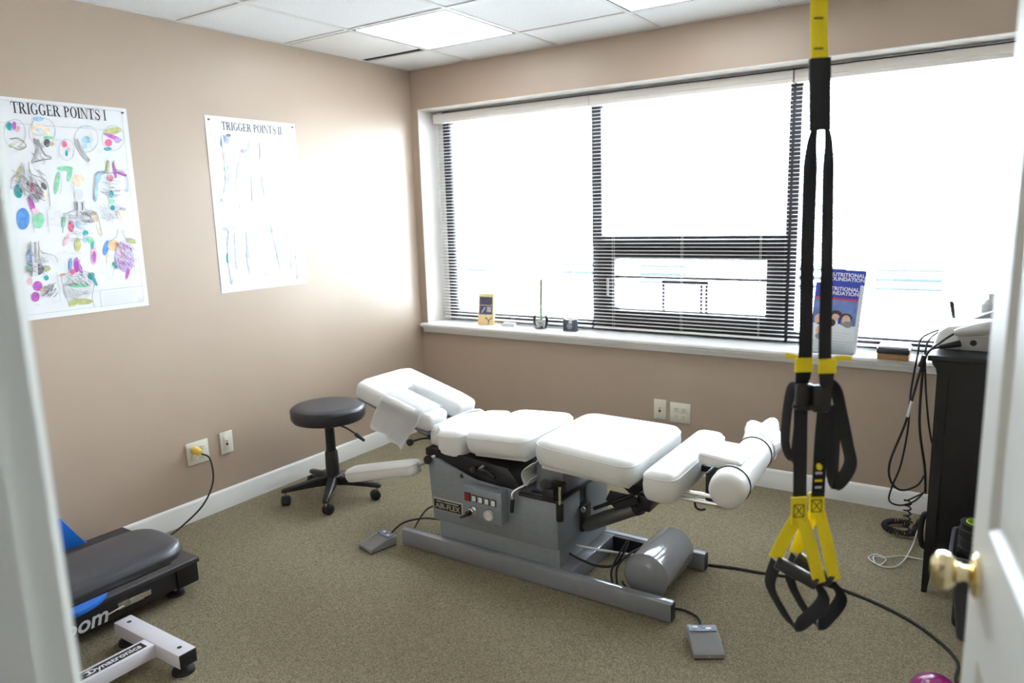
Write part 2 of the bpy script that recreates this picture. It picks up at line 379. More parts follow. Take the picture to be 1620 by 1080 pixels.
# venetian blinds: every slat its own piece
def blind(label, x0, x1, cords):
    t = thing('venetian_blind', label, 'blind', ((x0+x1)/2, .16, SZ+.02), 'white slatted blinds hung in the window')
    yb = .160; zt, zb = 2.106, SZ+.028; pitch = .0212
    prism('headrail', [(yb-.03, 2.105), (yb-.03, 2.125), (yb-.034, 2.13), (yb-.034, 2.162), (yb-.026, 2.166), (yb+.028, 2.166), (yb+.028, 2.105)], 0, x0-.004, x1+.004, REVEAL, t)
    box('bottom_rail', (x0, yb-.0125, zb-.010), (x1, yb+.0125, zb+.002), SLAT, t, .003)
    bm = bmesh.new(); n = 5; L = x1-x0; arr = []
    for i in range(n):
        a = -1+2*i/(n-1); y = a*.0125; z = .0026*(1-a*a)+a*.0006
        arr.append([bm.verts.new((x, y, z+dz)) for dz in (0, .0007) for x in (-L/2, L/2)])
    for p, q in zip(arr, arr[1:]):
        bm.faces.new((p[0], p[1], q[1], q[0])); bm.faces.new((p[2], q[2], q[3], p[3])); bm.faces.new((p[0], q[0], q[2], p[2])); bm.faces.new((p[1], p[3], q[3], q[1]))
    bm.faces.new((arr[0][0], arr[0][2], arr[0][3], arr[0][1])); bm.faces.new((arr[-1][0], arr[-1][1], arr[-1][3], arr[-1][2]))
    me = bpy.data.meshes.new('slat'); bmesh.ops.recalc_face_normals(bm, faces=bm.faces[:]); bm.to_mesh(me); bm.free(); me.materials.append(SLAT)
    z = zb+pitch; base = ROOTLOC[t]
    while z < zt-.006:
        s = bpy.data.objects.new('slat', me); COL.objects.link(s); s.parent = t; s.location = Vector(((x0+x1)/2, yb, z))-base; z += pitch
    for x in cords:
        for dy in (-.0135, .0135): tube('ladder_cord', [(x, yb+dy, zb), (x, yb+dy, zt)], .0011, CORD, t, n=5, k=0)
    return t
blind('white slatted blind beside the left wall, behind the vase', .085, 1.255, (.22, .66, 1.12))
blind('white slatted blind over the middle light with the low awning sash', 1.268, 2.408, (1.40, 1.83, 2.27))
t = blind('white slatted blind behind the brochures and the black cabinet', 2.425, 4.10, (2.6, 3.2, 3.8))

# door lining, stop and casing
bm = bmesh.new()
bm_box(bm, (JX0-.019, YN-WT, 0), (JX0, YN, 2.06)); bm_box(bm, (JX1, YN-WT, 0), (JX1+.019, YN, 2.06)); bm_box(bm, (JX0-.019, YN-WT, 2.041), (JX1+.019, YN, 2.06))
bm_box(bm, (JX0, YN-.075, 0), (JX0+.011, YN-.040, 2.041)); bm_box(bm, (JX1-.011, YN-.075, 0), (JX1, YN-.040, 2.041)); bm_box(bm, (JX0, YN-.075, 2.03), (JX1, YN-.040, 2.041))
struct(from_bm('trim_4', bm, JAMBP))
CP = [(0, .0), (.005, .012), (.018, .016), (.05, .012), (.058, .018), (.066, .018), (.066, 0)]
def casing(name, x0, sgn, y0, ys_): return struct(prism(name, [(x0+sgn*a, y0+ys_*h) for a, h in CP], 2, 0, 2.11, JAMBP))
casing('trim_5', JX0-.004, -1, YN, 1); casing('trim_6', JX1+.004, 1, YN, 1); casing('trim_7', JX0-.004, -1, YN-WT, -1); casing('trim_8', JX1+.004, 1, YN-WT, -1)

# door leaf, swung into the room
DE = at(1563, 580, 1, -2.63); DHx, DHy = JX1-.004, YN+.004
d2 = Vector((DE.x-DHx, DE.y-DHy, 0)); DL = d2.length; d2.normalize(); DN = Vector((d2.y, -d2.x, 0)); 
if DN.x > 0: DN = -DN             # face seen from the doorway
DT = .036
Md = axes((DHx, DHy, 0), d2, (0, 0, 1))   # local x along leaf, y up, z = normal
zsgn = 1 if (Md.to_3x3()@Vector((0, 0, 1))).dot(DN) > 0 else -1
def dbox(lo, hi):  # local (s, z, depth below visible face)
    a = min(-zsgn*lo[2], -zsgn*hi[2]); b = max(-zsgn*lo[2], -zsgn*hi[2])
    return (lo[0], lo[1], a), (hi[0], hi[1], b)
door = thing('door_1', 'white panelled door with brass knob standing open', 'door', (DHx, DHy, 0)); door['kind'] = 'structure'; del door['category']
st = .105; ps = [(st, DL/2-.05), (DL/2+.05, DL-st)]; pz = [(.22, .86), (1.055, 1.60), (1.70, 1.90)]
bm = bmesh.new()
def ab(lo, hi): bm_box(bm, *dbox(lo, hi))
ab((0, .01, 0), (st, 2.03, DT)); ab((DL-st, .01, 0), (DL, 2.03, DT)); ab((ps[0][1], .01, 0), (ps[1][0], 2.03, DT))
zz = [.01]+[v for p in pz for v in p]+[2.03]
for a, b in zip(zz[::2], zz[1::2]):
    for p in ps: ab((p[0], a, 0), (p[1], b, DT))
from_bm('leaf_frame', bm, DOORP, door, False, None, Md)
for p in ps:
    for q in pz:
        bm = bmesh.new(); g = .03
        rings = []
        for ins, dep in ((0, .0), (.012, .010), (.022, .010), (.048, .004)):
            rings.append([bm.verts.new((x, y, -zsgn*dep)) for x, y in ((p[0]+ins, q[0]+ins), (p[1]-ins, q[0]+ins), (p[1]-ins, q[1]-ins), (p[0]+ins, q[1]-ins))])
        for a, b in zip(rings, rings[1:]):
            for i in range(4): bm.faces.new((a[i], a[(i+1) % 4], b[(i+1) % 4], b[i]))
        bm.faces.new(rings[-1])
        bk = [bm.verts.new((x, y, -zsgn*DT)) for x, y in ((p[0], q[0]), (p[1], q[0]), (p[1], q[1]), (p[0], q[1]))]
        bm.faces.new(bk)
        for i in range(4): bm.faces.new((rings[0][i], rings[0][(i+1) % 4], bk[(i+1) % 4], bk[i]))
        from_bm('door_panel', bm, DOORP, door, False, None, Md)
KS, KZ = DL-.062, .968
kb = Md@Vector((KS, KZ, 0))
kn = lathe('door_knob', [(0, .020), (.0135, .022), (.0135, .027), (.020, .030), (.0275, .038), (.0285, .045), (.026, .053), (.017, .059), (0, .061)], kb, DN, BRASS, door, 28)
lathe('rose', [(0, 0), (.033, 0), (.033, .004), (.029, .008), (.016, .010), (.011, .014), (.011, .03), (0, .03)], kb, DN, BRASS, kn, 28)
kb2 = Md@Vector((KS, KZ, -zsgn*DT))
kn2 = lathe('door_knob', [(0, .028), (.0135, .03), (.020, .040), (.0275, .050), (.0285, .058), (.026, .067), (.017, .074), (0, .077)], kb2, -DN, BRASS, door, 28)
lathe('rose', [(0, 0), (.033, 0), (.033, .004), (.029, .008), (.011, .014), (.011, .03), (0, .03)], kb2, -DN, BRASS, kn2, 28)
box('latch_plate', (DL, KZ-.03, -zsgn*.018-.012), (DL+.002, KZ+.03, -zsgn*.018+.012), BRASS, door, 0, M=Md)
for z in (.22, 1.02, 1.82): cyl('hinge', (DHx+.008, DHy+.010, z-.045), (DHx+.008, DHy+.010, z+.045), .006, BRASS, door)

# ------------------------------------------------------------------ wall plates
def plate(lab_, o, ex, ez, nrm, w_, gangs, group=None):
    t = thing('wall_plate', lab_, 'outlet', o, group); M_ = axes(o, ex, ez)
    z = 1 if (M_.to_3x3()@Vector((0, 0, 1))).dot(Vector(nrm)) > 0 else -1
    def pb(n, lo, hi, mm, par, bev=0):
        a, b = sorted((lo[2]*z, hi[2]*z)); return box(n, (lo[0], lo[1], a), (hi[0], hi[1], b), mm, par, bev, M=M_)
    pb('cover', (-w_/2, 0, 0), (w_/2, .117, .006), IVORY, t, .0025)
    for k_, gx in zip(gangs, ([0] if len(gangs) == 1 else [-.023, .023])):
        if k_ == 'jack':
            r_ = pb('insert', (gx-.017, .022, .006), (gx+.017, .095, .0075), IVORY, t, .0006)
            pb('jack', (gx-.0065, .044, .0075), (gx+.0065, .057, .0095), RED, t); pb('jack_port_shade', (gx-.003, .046, .0095), (gx+.003, .053, .0098), BLACK, t)  # black block on the jack paints in the dark of its hole
            cyl('screw', M_@Vector((gx, .067, .006*z)), M_@Vector((gx, .067, .0095*z)), .0035, BLACK, t, n=10)
        else:
            for zc in (.038, .079):
                r_ = pb('socket', (gx-.0165, zc-.0145, .006), (gx+.0165, zc+.0145, .0085), IVORY, t, .001)
                for dx in (-.006, .006): pb('slot', (gx+dx-.0013, zc-.001, .0085), (gx+dx+.0013, zc+.008, .0088), BLACK, r_)  # thin black blocks stand in for the shade inside the socket holes
                pb('slot', (gx-.002, zc-.0095, .0085), (gx+.002, zc-.005, .0088), BLACK, r_)
    return t
plate('double ivory outlet with a yellow plug in it, on the left wall', (0, -1.793, .289), (0, 1, 0), (0, 0, 1), (1, 0, 0), .123, 'aa')
plate('narrow ivory wall plate with red jack, beside the yellow plug', (0, -1.624, .294), (0, 1, 0), (0, 0, 1), (1, 0, 0), .076, ['jack'])
plate('narrow ivory wall plate with red jack, under the window', (1.770, 0, .298), (1, 0, 0), (0, 0, 1), (0, -1, 0), .074, ['jack'])
plate('double ivory outlet with empty sockets, under the window', (1.891, 0, .291), (1, 0, 0), (0, 0, 1), (0, -1, 0), .121, 'ab')
t = thing('yellow_plug', 'yellow plug on black cord in the double outlet', 'plug', (.01, -1.815, .36))
pc = [(.06, -1.808, .352), (.12, -1.805, .335), (.15, -1.82, .23), (.135, -1.88, .12), (.09, -1.99, .03), (.10, -2.08, .012), (.16, -2.17, .012), (.22, -2.24, .05)]
lathe('plug_body', [(0, 0), (.020, 0), (.021, .012), (.017, .035), (.012, .046), (0, .048)], (.009, -1.815, .368), (1, .12, -.28), YPLUG, t, 20)
tube('cord', pc, .0042, BRUB, t)

# ------------------------------------------------------------------ posters
PAL = dict(black=(.02, .02, .03), grey=(.40, .40, .42), pale=(.52, .53, .57), blue=(.10, .30, .70), sky=(.36, .60, .86), teal=(.02, .38, .42), green=(.28, .66, .42), orange=(.90, .52, .30),
           peach=(.92, .72, .56), pink=(.78, .14, .28), rose=(.88, .50, .58), purple=(.50, .12, .50), mauve=(.62, .50, .74), olive=(.52, .54, .24), dark=(.16, .15, .17), lblue=(.62, .74, .86), lgrey=(.69, .70, .73))
INK = {k: mat('ink_'+k, c, .3, var=.22 if k not in ('black', 'pale', 'lgrey') else .03, vscale=45) for k, c in PAL.items()}
class Print:
    """flat print laid on a poster on the left wall, in wall coordinates (y, z)"""
    def __init__(s, x): s.x = x; s.d = {}; s.n = 0
    def poly(s, pts, col):
        s.n += 1; s.d.setdefault(col, []).append((s.x+.0003+s.n*.0000022, [(p[0], p[1]) for p in pts]))
    def line(s, pts, wd, col):
        pts = [Vector(p) for p in pts]
        for a, b in zip(pts, pts[1:]):
            t = (b-a); 
            if t.length < 1e-6: continue
            t.normalize(); q = Vector((-t.y, t.x))*wd/2; s.poly([a-q, b-q, b+q, a+q], col)
    def build(s, parent):
        for col, L in s.d.items():
            vs_, fs = [], []
            for x, p in L: fs.append(list(range(len(vs_), len(vs_)+len(p)))); vs_ += [(x, a, b) for a, b in p]
            me = bpy.data.meshes.new('print_'+col); me.from_pydata(vs_, [], fs); link('print_'+col, me, INK[col], parent)['kind'] = 'stuff'
def ring_(cx, cy, ro, ri, a0, a1, n=18):
    out = []
    for i in range(n):
        t0, t1 = [math.radians(a0+(a1-a0)*k/n) for k in (i, i+1)]
        out.append([(cx+ro[0]*math.cos(t0), cy+ro[1]*math.sin(t0)), (cx+ro[0]*math.cos(t1), cy+ro[1]*math.sin(t1)), (cx+ri[0]*math.cos(t1), cy+ri[1]*math.sin(t1)), (cx+ri[0]*math.cos(t0), cy+ri[1]*math.sin(t0))])
    return out
def R_(a, b, c, d): return [(a, c), (b, c), (b, d), (a, d)]
def serif(ch):
    if ch == 'T': return [R_(.36, .54, 0, 1), R_(.02, .88, .93, 1), R_(.25, .65, 0, .05), R_(.02, .07, .70, 1), R_(.83, .88, .70, 1)], .92
    if ch == 'I': return [R_(.12, .30, 0, 1), R_(0, .42, 0, .05), R_(0, .42, .95, 1)], .46
    if ch == 'E': return [R_(.1, .28, 0, 1), R_(0, .70, .93, 1), R_(.28, .56, .48, .54), R_(0, .74, 0, .07), R_(.66, .71, .74, 1), R_(.70, .75, 0, .28), R_(.52, .57, .38, .64)], .82
    if ch == 'N': return [R_(.1, .16, 0, 1), R_(.76, .82, 0, 1), [(.06, 1), (.28, 1), (.82, 0), (.72, 0)], R_(0, .2, .95, 1), R_(0, .26, 0, .05), R_(.66, .92, .95, 1)], .96
    if ch in 'PR':
        L = [R_(.1, .28, 0, 1), R_(0, .4, 0, .05), R_(0, .28, .95, 1)]+ring_(.32, .735, (.40, .265), (.22, .20), -90, 90, 12)+[R_(.2, .34, .94, 1), R_(.2, .34, .47, .53)]
        if ch == 'R': L += [[(.38, .49), (.56, .52), (.88, .0), (.66, 0)], R_(.62, .95, 0, .05)]
        return L, (.96 if ch == 'R' else .80)
    if ch == 'O': return ring_(.45, .5, (.43, .52), (.25, .46), 0, 360, 26), .94
    if ch == 'G': return ring_(.45, .5, (.43, .52), (.25, .46), 48, 335, 22)+[R_(.62, .80, .06, .42), R_(.50, .90, .39, .44), R_(.72, .77, .66, .96)], .96
    if ch == 'S':
        c = smoothpath([Vector((x, y, 0)) for x, y in ((.66, .76), (.56, .93), (.38, .98), (.19, .89), (.17, .72), (.36, .57), (.56, .44), (.66, .26), (.56, .07), (.36, .02), (.17, .10), (.09, .28))], 3)
        L = []; n = len(c)
        for i in range(n-1):
            w0 = .05+.13*math.exp(-((i/n-.5)/.2)**2); t = (c[i+1]-c[i]).normalized(); q = Vector((-t.y, t.x, 0))*w0/2
            e = t*.02; L.append([((p).x, (p).y) for p in (c[i]-q-e, c[i+1]-q+e, c[i+1]+q+e, c[i]+q-e)])
        return L+[R_(.64, .69, .70, 1), R_(.06, .11, 0, .32)], .78
    return [], .42
def title(pr, s, y0, y1, z0, hgt):
    adv = sum(serif(c)[1] for c in s); sc = (y1-y0)/adv; x = y0
    for c in s:
        L, a = serif(c)
        for p in L: pr.poly([(x+q[0]*sc, z0+q[1]*hgt) for q in p], 'black')
        x += a*sc
def poster(label, y0, y1, z0, z1):
    t = thing('wall_poster', label, 'poster', (0, (y0+y1)/2, z0))
    bm = bmesh.new(); n = 8
    prev = None
    for j in range(n+1):         # a sheet whose foot lifts slightly off the wall
        z = z0+(z1-z0)*j/n; x = .0022
        row = [bm.verts.new((xx, y, z)) for xx, y in ((x, y0), (x, y1), (x-.0012, y1), (x-.0012, y0))]
        if prev:
            for k in range(4): bm.faces.new((prev[k], prev[(k+1) % 4], row[(k+1) % 4], row[k]))
        else: bm.faces.new(row)
        prev = row
    bm.faces.new(prev)
    from_bm('sheet', bm, POSTER, t)
    for y in (y0+.02, y1-.02): cyl('pin', (.0025, y, z1-.02), (.008, y, z1-.02), .004, BLACK, t, n=10)
    return t
rnd = random.Random(3)
def art(pr, conv, E, L, sc):
    def P_(c): 
        q = conv(*c); return (q.y, q.z)
    for e in E:
        cx, cy, rx, ry, rot, col = e; a = math.radians(rot)
        pts = [P_((cx+rx*math.cos(2*math.pi*i/18)*math.cos(a)-ry*math.sin(2*math.pi*i/18)*math.sin(a), cy+rx*math.cos(2*math.pi*i/18)*math.sin(a)+ry*math.sin(2*math.pi*i/18)*math.cos(a))) for i in range(18)]
        pr.poly(pts, col)
    for pts, wd, col in L:
        sm = smoothpath([Vector((x, y, 0)) for x, y in pts], 4)
        pr.line([P_((p.x, p.y)) for p in sm], wd*sc, col)
def hatch(L, cx, cy, rx, ry, n, col='grey', ang=60, wd=1):
    for i in range(n):
        x, y = cx+rnd.uniform(-rx, rx), cy+rnd.uniform(-ry, ry); a = math.radians(ang+rnd.uniform(-25, 25)); l = rnd.uniform(.25, .6)*min(rx, ry)
        L.append(([(x-l*math.cos(a), y-l*math.sin(a)), (x, y+rnd.uniform(-2, 2)), (x+l*math.cos(a), y+l*math.sin(a))], wd, col))
def labels(L, spots):
    for x, y in spots:
        for k in range(2): L.append(([(x, y+k*6), (x+rnd.uniform(18, 32), y+k*6+1)], 1.6, 'lgrey'))
# first poster
pt = poster('large poster of coloured muscle charts titled TRIGGER POINTS I', -2.535, -1.958, 1.122, 2.016)
pr = Print(.0024)
cv1 = lambda cx, cy: at(cx/2.769, 130+cy/2.769, 0, .003)
a, b = at(18, 178, 0, .003), at(169, 188, 0, .003)
title(pr, 'TRIGGER POINTS I', a.y, b.y, (a.z+b.z)/2-.004, .044)
def frame_lines(pr, y0, y1, z0, z1, zt):
    for z in (z0, z1, zt): pr.line([(y0, z), (y1, z)], .0012, 'grey')
    for y in (y0, y1): pr.line([(y, z0), (y, z1)], .0012, 'grey')
frame_lines(pr, -2.51, -1.982, 1.145, 2.002, 1.915)
E_, L_ = [], []
def ctr(cx, cy, rx, ry, col='grey', wd=1.2, a0=0, a1=360):
    L_.append(([(cx+rx*math.cos(math.radians(t)), cy+ry*math.sin(math.radians(t))) for t in range(a0, a1+1, 30)], wd, col))
# heads
for cx, cy, rx, ry in ((65, 225, 48, 62), (185, 218, 58, 62), (378, 248, 52, 58), (495, 245, 48, 55), (292, 296, 34, 46)): ctr(cx, cy, rx, ry, 'pale')
E_ += [(40, 192, 12, 20, -15, 'teal'), (62, 190, 9, 18, 0, 'purple'), (78, 205, 8, 14, 20, 'rose'), (168, 160, 24, 11, 0, 'sky'), (170, 210, 34, 26, 20, 'peach'), (172, 216, 18, 14, 10, 'lblue'), (205, 215, 14, 18, -20, 'peach'), (212, 243, 22, 8, 0, 'green'), (206, 266, 14, 18, 0, 'dark'), (228, 270, 8, 10, 0, 'olive'),
       (283, 272, 11, 14, 0, 'pink'), (300, 295, 7, 10, 0, 'rose'), (292, 310, 6, 14, 0, 'teal'), (370, 195, 22, 7, 0, 'lblue'), (378, 252, 20, 15, 0, 'sky'), (372, 280, 10, 12, 0, 'sky'), (388, 230, 12, 8, 0, 'peach'), (400, 262, 8, 26, 5, 'lblue'), (492, 215, 42, 16, -14, 'olive'), (495, 240, 42, 9, 22, 'purple'), (475, 265, 16, 16, 0, 'pink'), (472, 292, 18, 8, 0, 'teal'), (515, 255, 14, 12, 0, 'mauve')]
L_ += [([(45, 250), (75, 245), (105, 262), (112, 285), (80, 295), (40, 275)], 1.8, 'dark'), ([(150, 245), (165, 300), (140, 355)], 5, 'grey'), ([(165, 250), (190, 310), (225, 330)], 4, 'grey'), ([(150, 350), (185, 340), (225, 335)], 2, 'dark'), ([(335, 250), (360, 300), (392, 345)], 6, 'grey'), ([(330, 260), (352, 310), (388, 352)], 4, 'pale')]
hatch(L_, 75, 268, 32, 20, 14, 'olive', 10, 1.4); hatch(L_, 170, 310, 26, 36, 18, 'grey', 70, 1.3)
# torsos
L_ += [([(95, 352), (92, 395), (55, 420), (45, 470)], 3, 'grey'), ([(125, 350), (135, 400), (195, 425), (212, 470), (218, 545)], 2, 'grey'), ([(110, 355), (112, 500)], 3, 'lgrey'), ([(205, 560), (215, 660)], 1.2, 'pale'), ([(140, 560), (150, 660)], 1.2, 'pale')]
E_ += [(85, 395, 12, 30, 15, 'olive'), (115, 440, 26, 60, 0, 'lgrey'), (155, 490, 28, 40, 10, 'pale'), (80, 478, 18, 30, -10, 'teal'), (192, 455, 10, 18, -30, 'dark'), (195, 490, 9, 22, -30, 'peach'), (172, 480, 6, 26, 25, 'rose'), (140, 463, 8, 20, 0, 'pink'), (140, 540, 12, 36, -18, 'purple'), (100, 598, 30, 48, 0, 'blue'), (168, 604, 26, 36, 0, 'green'), (155, 565, 18, 12, 20, 'rose')]
hatch(L_, 130, 440, 60, 50, 46, 'grey', 50, 1.3); hatch(L_, 150, 480, 36, 40, 24, 'dark', 40, 1.2)
E_ += [(285, 378, 36, 11, 0, 'green'), (305, 405, 9, 32, 15, 'green'), (250, 440, 10, 50, 8, 'green'), (342, 428, 26, 27, 0, 'peach')]
L_ += [([(262, 395), (268, 450), (262, 490)], 1.2, 'pale'), ([(320, 450), (330, 490)], 1.2, 'pale')]
L_ += [([(470, 340), (468, 385), (420, 405), (412, 520)], 2, 'grey'), ([(498, 340), (505, 380), (552, 405), (560, 480)], 2, 'grey'), ([(475, 385), (478, 600)], 1.4, 'pale')]
E_ += [(430, 420, 11, 30, 22, 'sky'), (420, 480, 9, 46, 4, 'sky'), (442, 400, 22, 7, -15, 'sky'), (472, 372, 8, 30, 5, 'olive'), (502, 385, 7, 36, -10, 'purple'), (532, 402, 26, 6, 22, 'purple'), (483, 420, 13, 15, 0, 'pink'), (487, 490, 11, 15, 0, 'teal'), (490, 522, 13, 12, 0, 'green'), (493, 550, 10, 12, 0, 'teal'), (532, 580, 20, 22, 0, 'peach'), (540, 556, 12, 8, 0, 'pale')]
hatch(L_, 487, 450, 32, 60, 34, 'grey', 8, 1.2); hatch(L_, 490, 570, 45, 35, 24, 'pale', 40, 1.4)
L_ += [([(330, 520), (328, 560), (285, 580), (272, 660)], 2, 'grey'), ([(365, 518), (370, 555), (420, 575), (445, 670)], 2, 'grey'), ([(345, 520), (348, 590)], 7, 'lgrey'), ([(335, 525), (335, 560)], 3, 'dark'), ([(358, 525), (360, 560)], 3, 'dark')]
E_ += [(345, 492, 20, 24, 0, 'lgrey'), (280, 605, 9, 34, 4, 'green'), (312, 630, 13, 26, 0, 'pink'), (290, 690, 8, 32, 22, 'rose'), (342, 622, 11, 16, 0, 'sky'), (415, 590, 18, 24, -12, 'peach'), (435, 650, 7, 30, -18, 'peach'), (375, 660, 12, 12, 0, 'teal'), (372, 690, 8, 14, 0, 'sky'), (340, 712, 15, 30, 0, 'olive'), (395, 692, 24, 14, 35, 'green'), (412, 760, 14, 40, 0, 'rose'), (412, 765, 9, 26, 0, 'purple'), (405, 715, 7, 16, 0, 'teal')]
hatch(L_, 385, 590, 30, 24, 30, 'dark', 25, 1.2); hatch(L_, 345, 640, 45, 60, 34, 'pale', 10, 1.3)
L_ += [([(512, 645), (505, 680), (470, 700)], 2, 'grey'), ([(535, 645), (545, 680), (590, 690)], 2, 'grey'), ([(500, 790), (490, 850)], 1.2, 'pale'), ([(585, 790), (590, 850)], 1.2, 'pale')]
E_ += [(545, 765, 42, 70, -8, 'mauve'), (540, 740, 30, 40, 0, 'lgrey'), (465, 725, 12, 34, 14, 'blue'), (498, 715, 26, 24, 0, 'orange'), (575, 695, 22, 12, 20, 'olive'), (472, 775, 6, 30, 3, 'peach'), (505, 800, 9, 15, -40, 'teal'), (560, 830, 8, 36, 12, 'purple'), (575, 795, 7, 30, 8, 'mauve'), (535, 755, 14, 40, 10, 'rose')]
hatch(L_, 545, 760, 36, 56, 50, 'purple', 40, 1.1); hatch(L_, 545, 760, 34, 52, 34, 'lblue', 60, 1.4)
L_ += [([(130, 695), (132, 735), (110, 760)], 2, 'grey'), ([(165, 695), (175, 740), (235, 760), (250, 790)], 2, 'grey'), ([(148, 700), (152, 850)], 12, 'lgrey'), ([(150, 700), (152, 790)], 5, 'grey'), ([(245, 830), (262, 960)], 1.2, 'pale')]
E_ += [(130, 765, 16, 36, 0, 'sky'), (178, 750, 7, 26, -8, 'peach'), (128, 812, 18, 13, 0, 'green'), (208, 815, 14, 12, 0, 'olive'), (165, 820, 28, 24, 0, 'dark'), (203, 857, 11, 11, 0, 'teal'), (130, 872, 12, 14, 0, 'rose'), (165, 892, 20, 22, 0, 'purple'), (155, 940, 18, 22, 0, 'purple'), (185, 910, 10, 8, 0, 'orange'), (215, 900, 26, 14, -35, 'pale')]
hatch(L_, 160, 790, 40, 46, 50, 'grey', 12, 1.2); hatch(L_, 215, 910, 28, 26, 22, 'dark', 130, 1.2)
L_ += [([(305, 775), (300, 830), (265, 850), (275, 900)], 2, 'grey'), ([(345, 775), (350, 820), (400, 840), (425, 890)], 2, 'grey'), ([(275, 900), (290, 945), (300, 985)], 2, 'grey'), ([(410, 880), (400, 940), (410, 985)], 2, 'grey')]
E_ += [(340, 905, 62, 50, 0, 'lgrey'), (308, 800, 8, 32, 4, 'blue'), (335, 800, 12, 34, 0, 'purple'), (352, 815, 8, 24, -20, 'purple'), (318, 830, 11, 13, 0, 'pink'), (275, 842, 13, 6, -15, 'orange'), (400, 848, 14, 16, 0, 'teal'), (415, 872, 6, 22, -25, 'teal'), (345, 890, 46, 9, 0, 'green'), (355, 960, 52, 14, 0, 'olive'), (318, 970, 16, 12, 0, 'olive')]
hatch(L_, 340, 865, 52, 26, 36, 'dark', 30, 1.1); hatch(L_, 340, 925, 45, 22, 24, 'grey', 8, 1.2)
labels(L_, [(55, 300), (240, 250), (250, 320), (420, 300), (370, 360), (540, 380), (555, 470), (560, 495), (245, 565), (250, 580), (210, 595), (555, 655), (590, 730), (455, 680), (265, 740), (300, 745), (330, 745), (460, 855), (540, 860), (225, 960), (150, 970), (410, 910), (430, 830), (200, 550), (405, 545), (235, 770)])
for k in range(5): L_.append(([(452, 925+k*11), (600-k*6, 912+k*11)], 1.5, 'lgrey'))
for k in range(6): L_.append(([(600+k*4, 942), (602+k*4, 962)], .55, 'grey'))
L_ += [([(432, 912), (625, 890)], 1, 'grey'), ([(432, 912), (440, 985)], 1, 'grey')]
art(pr, cv1, E_, L_, .0017); pr.build(pt)
# second poster: overexposure painted in as paler inks
pt = poster('poster of leg and arm charts in washed-out pale inks titled TRIGGER POINTS II', -1.562, -.997, 1.135, 2.024)
pr = Print(.0024); cv2 = lambda cx, cy: at(310+cx/3.6, 170+cy/3.6, 0, .003)
a, b = at(351, 206, 0, .003), at(446, 211, 0, .003)
title(pr, 'TRIGGER POINTS II', a.y, b.y, (a.z+b.z)/2-.002, .040)
frame_lines(pr, -1.54, -1.019, 1.157, 2.006, 1.925)
E_, L_ = [], []
legs = [((150, 160), (160, 260), (175, 400), (150, 540), 'blue'), ((285, 230), (250, 300), (235, 400), (222, 480), 'mauve'), ((410, 260), (425, 330), (455, 420), (472, 480), 'lblue'), ((500, 350), (515, 420), (535, 480), (545, 535), 'rose'),
        ((190, 700), (185, 780), (190, 880), (205, 1010), 'teal'), ((225, 700), (228, 800), (235, 910), (236, 915), 'pale'), ((290, 690), (295, 790), (295, 860), (310, 950), 'sky'), ((430, 660), (450, 760), (470, 860), (485, 920), 'sky'), ((535, 710), (540, 800), (545, 910), (545, 915), 'mauve'), ((572, 830), (575, 890), (582, 960), (580, 975), 'sky'), ((318, 380), (322, 440), (325, 530), (325, 535), 'lgrey'), ((378, 380), (385, 440), (395, 500), (395, 505), 'lgrey'), ((365, 200), (372, 260), (368, 300), (368, 305), 'lgrey')]
for p0, p1, p2, p3, c in legs:
    L_.append(([p0, p1, p2, p3], 9, 'lgrey')); L_.append(([(p0[0]-6, p0[1]), (p1[0]-7, p1[1]), (p2[0]-5, p2[1]), (p3[0]-3, p3[1])], 1.5, 'pale')); L_.append(([(p0[0]+6, p0[1]), (p1[0]+7, p1[1]), (p2[0]+5, p2[1]), (p3[0]+3, p3[1])], 1.5, 'pale'))
    L_.append(([p1, ((p1[0]+p2[0])/2, (p1[1]+p2[1])/2), p2], 5, 'lblue' if c in ('blue', 'teal') else c))
    for k in range(5):
        q = rnd.random(); x = p0[0]+(p3[0]-p0[0])*q; y = p0[1]+(p3[1]-p0[1])*q; L_.append(([(x-5, y), (x+3, y+rnd.uniform(8, 20))], 1.6, rnd.choice(['grey', 'pale', 'mauve'])))
E_ += [(152, 190, 13, 34, 8, 'blue'), (178, 180, 14, 30, 0, 'pale'), (185, 158, 14, 8, 0, 'dark'), (158, 275, 5, 22, 0, 'rose'), (172, 345, 14, 20, 0, 'green'), (178, 400, 14, 30, 5, 'pale'), (165, 470, 8, 34, 10, 'sky'), (150, 530, 10, 12, 0, 'blue'), (270, 245, 24, 9, -20, 'mauve'), (298, 215, 6, 26, 0, 'pale'), (240, 350, 8, 30, 8, 'lblue'), (230, 460, 5, 12, 0, 'rose'), (250, 560, 6, 22, 0, 'mauve'), (432, 690, 10, 26, 0, 'sky'), (458, 795, 10, 12, 0, 'rose'), (468, 840, 9, 18, 0, 'pale'), (184, 855, 12, 32, 0, 'teal'), (205, 985, 8, 24, 0, 'sky'), (165, 690, 16, 12, 0, 'pale'), (220, 685, 16, 10, 0, 'pale'), (295, 745, 6, 30, 0, 'sky'), (295, 840, 9, 18, 0, 'teal'), (573, 850, 8, 12, 0, 'teal'), (580, 960, 6, 14, 0, 'mauve'), (520, 420, 5, 26, -12, 'mauve'), (537, 500, 4, 20, -12, 'lblue'), (487, 555, 10, 14, 0, 'lgrey'), (360, 630, 16, 8, -10, 'mauve'), (397, 948, 12, 7, 0, 'pale'), (390, 850, 8, 18, 0, 'lgrey'), (490, 205, 5, 18, 0, 'pale')]
hatch(L_, 180, 210, 16, 50, 20, 'grey', 80, 1.4); hatch(L_, 190, 740, 30, 50, 24, 'grey', 80, 1.3); hatch(L_, 275, 250, 24, 14, 10, 'dark', 10, 1.2); hatch(L_, 175, 400, 12, 50, 16, 'grey', 80, 1.3)
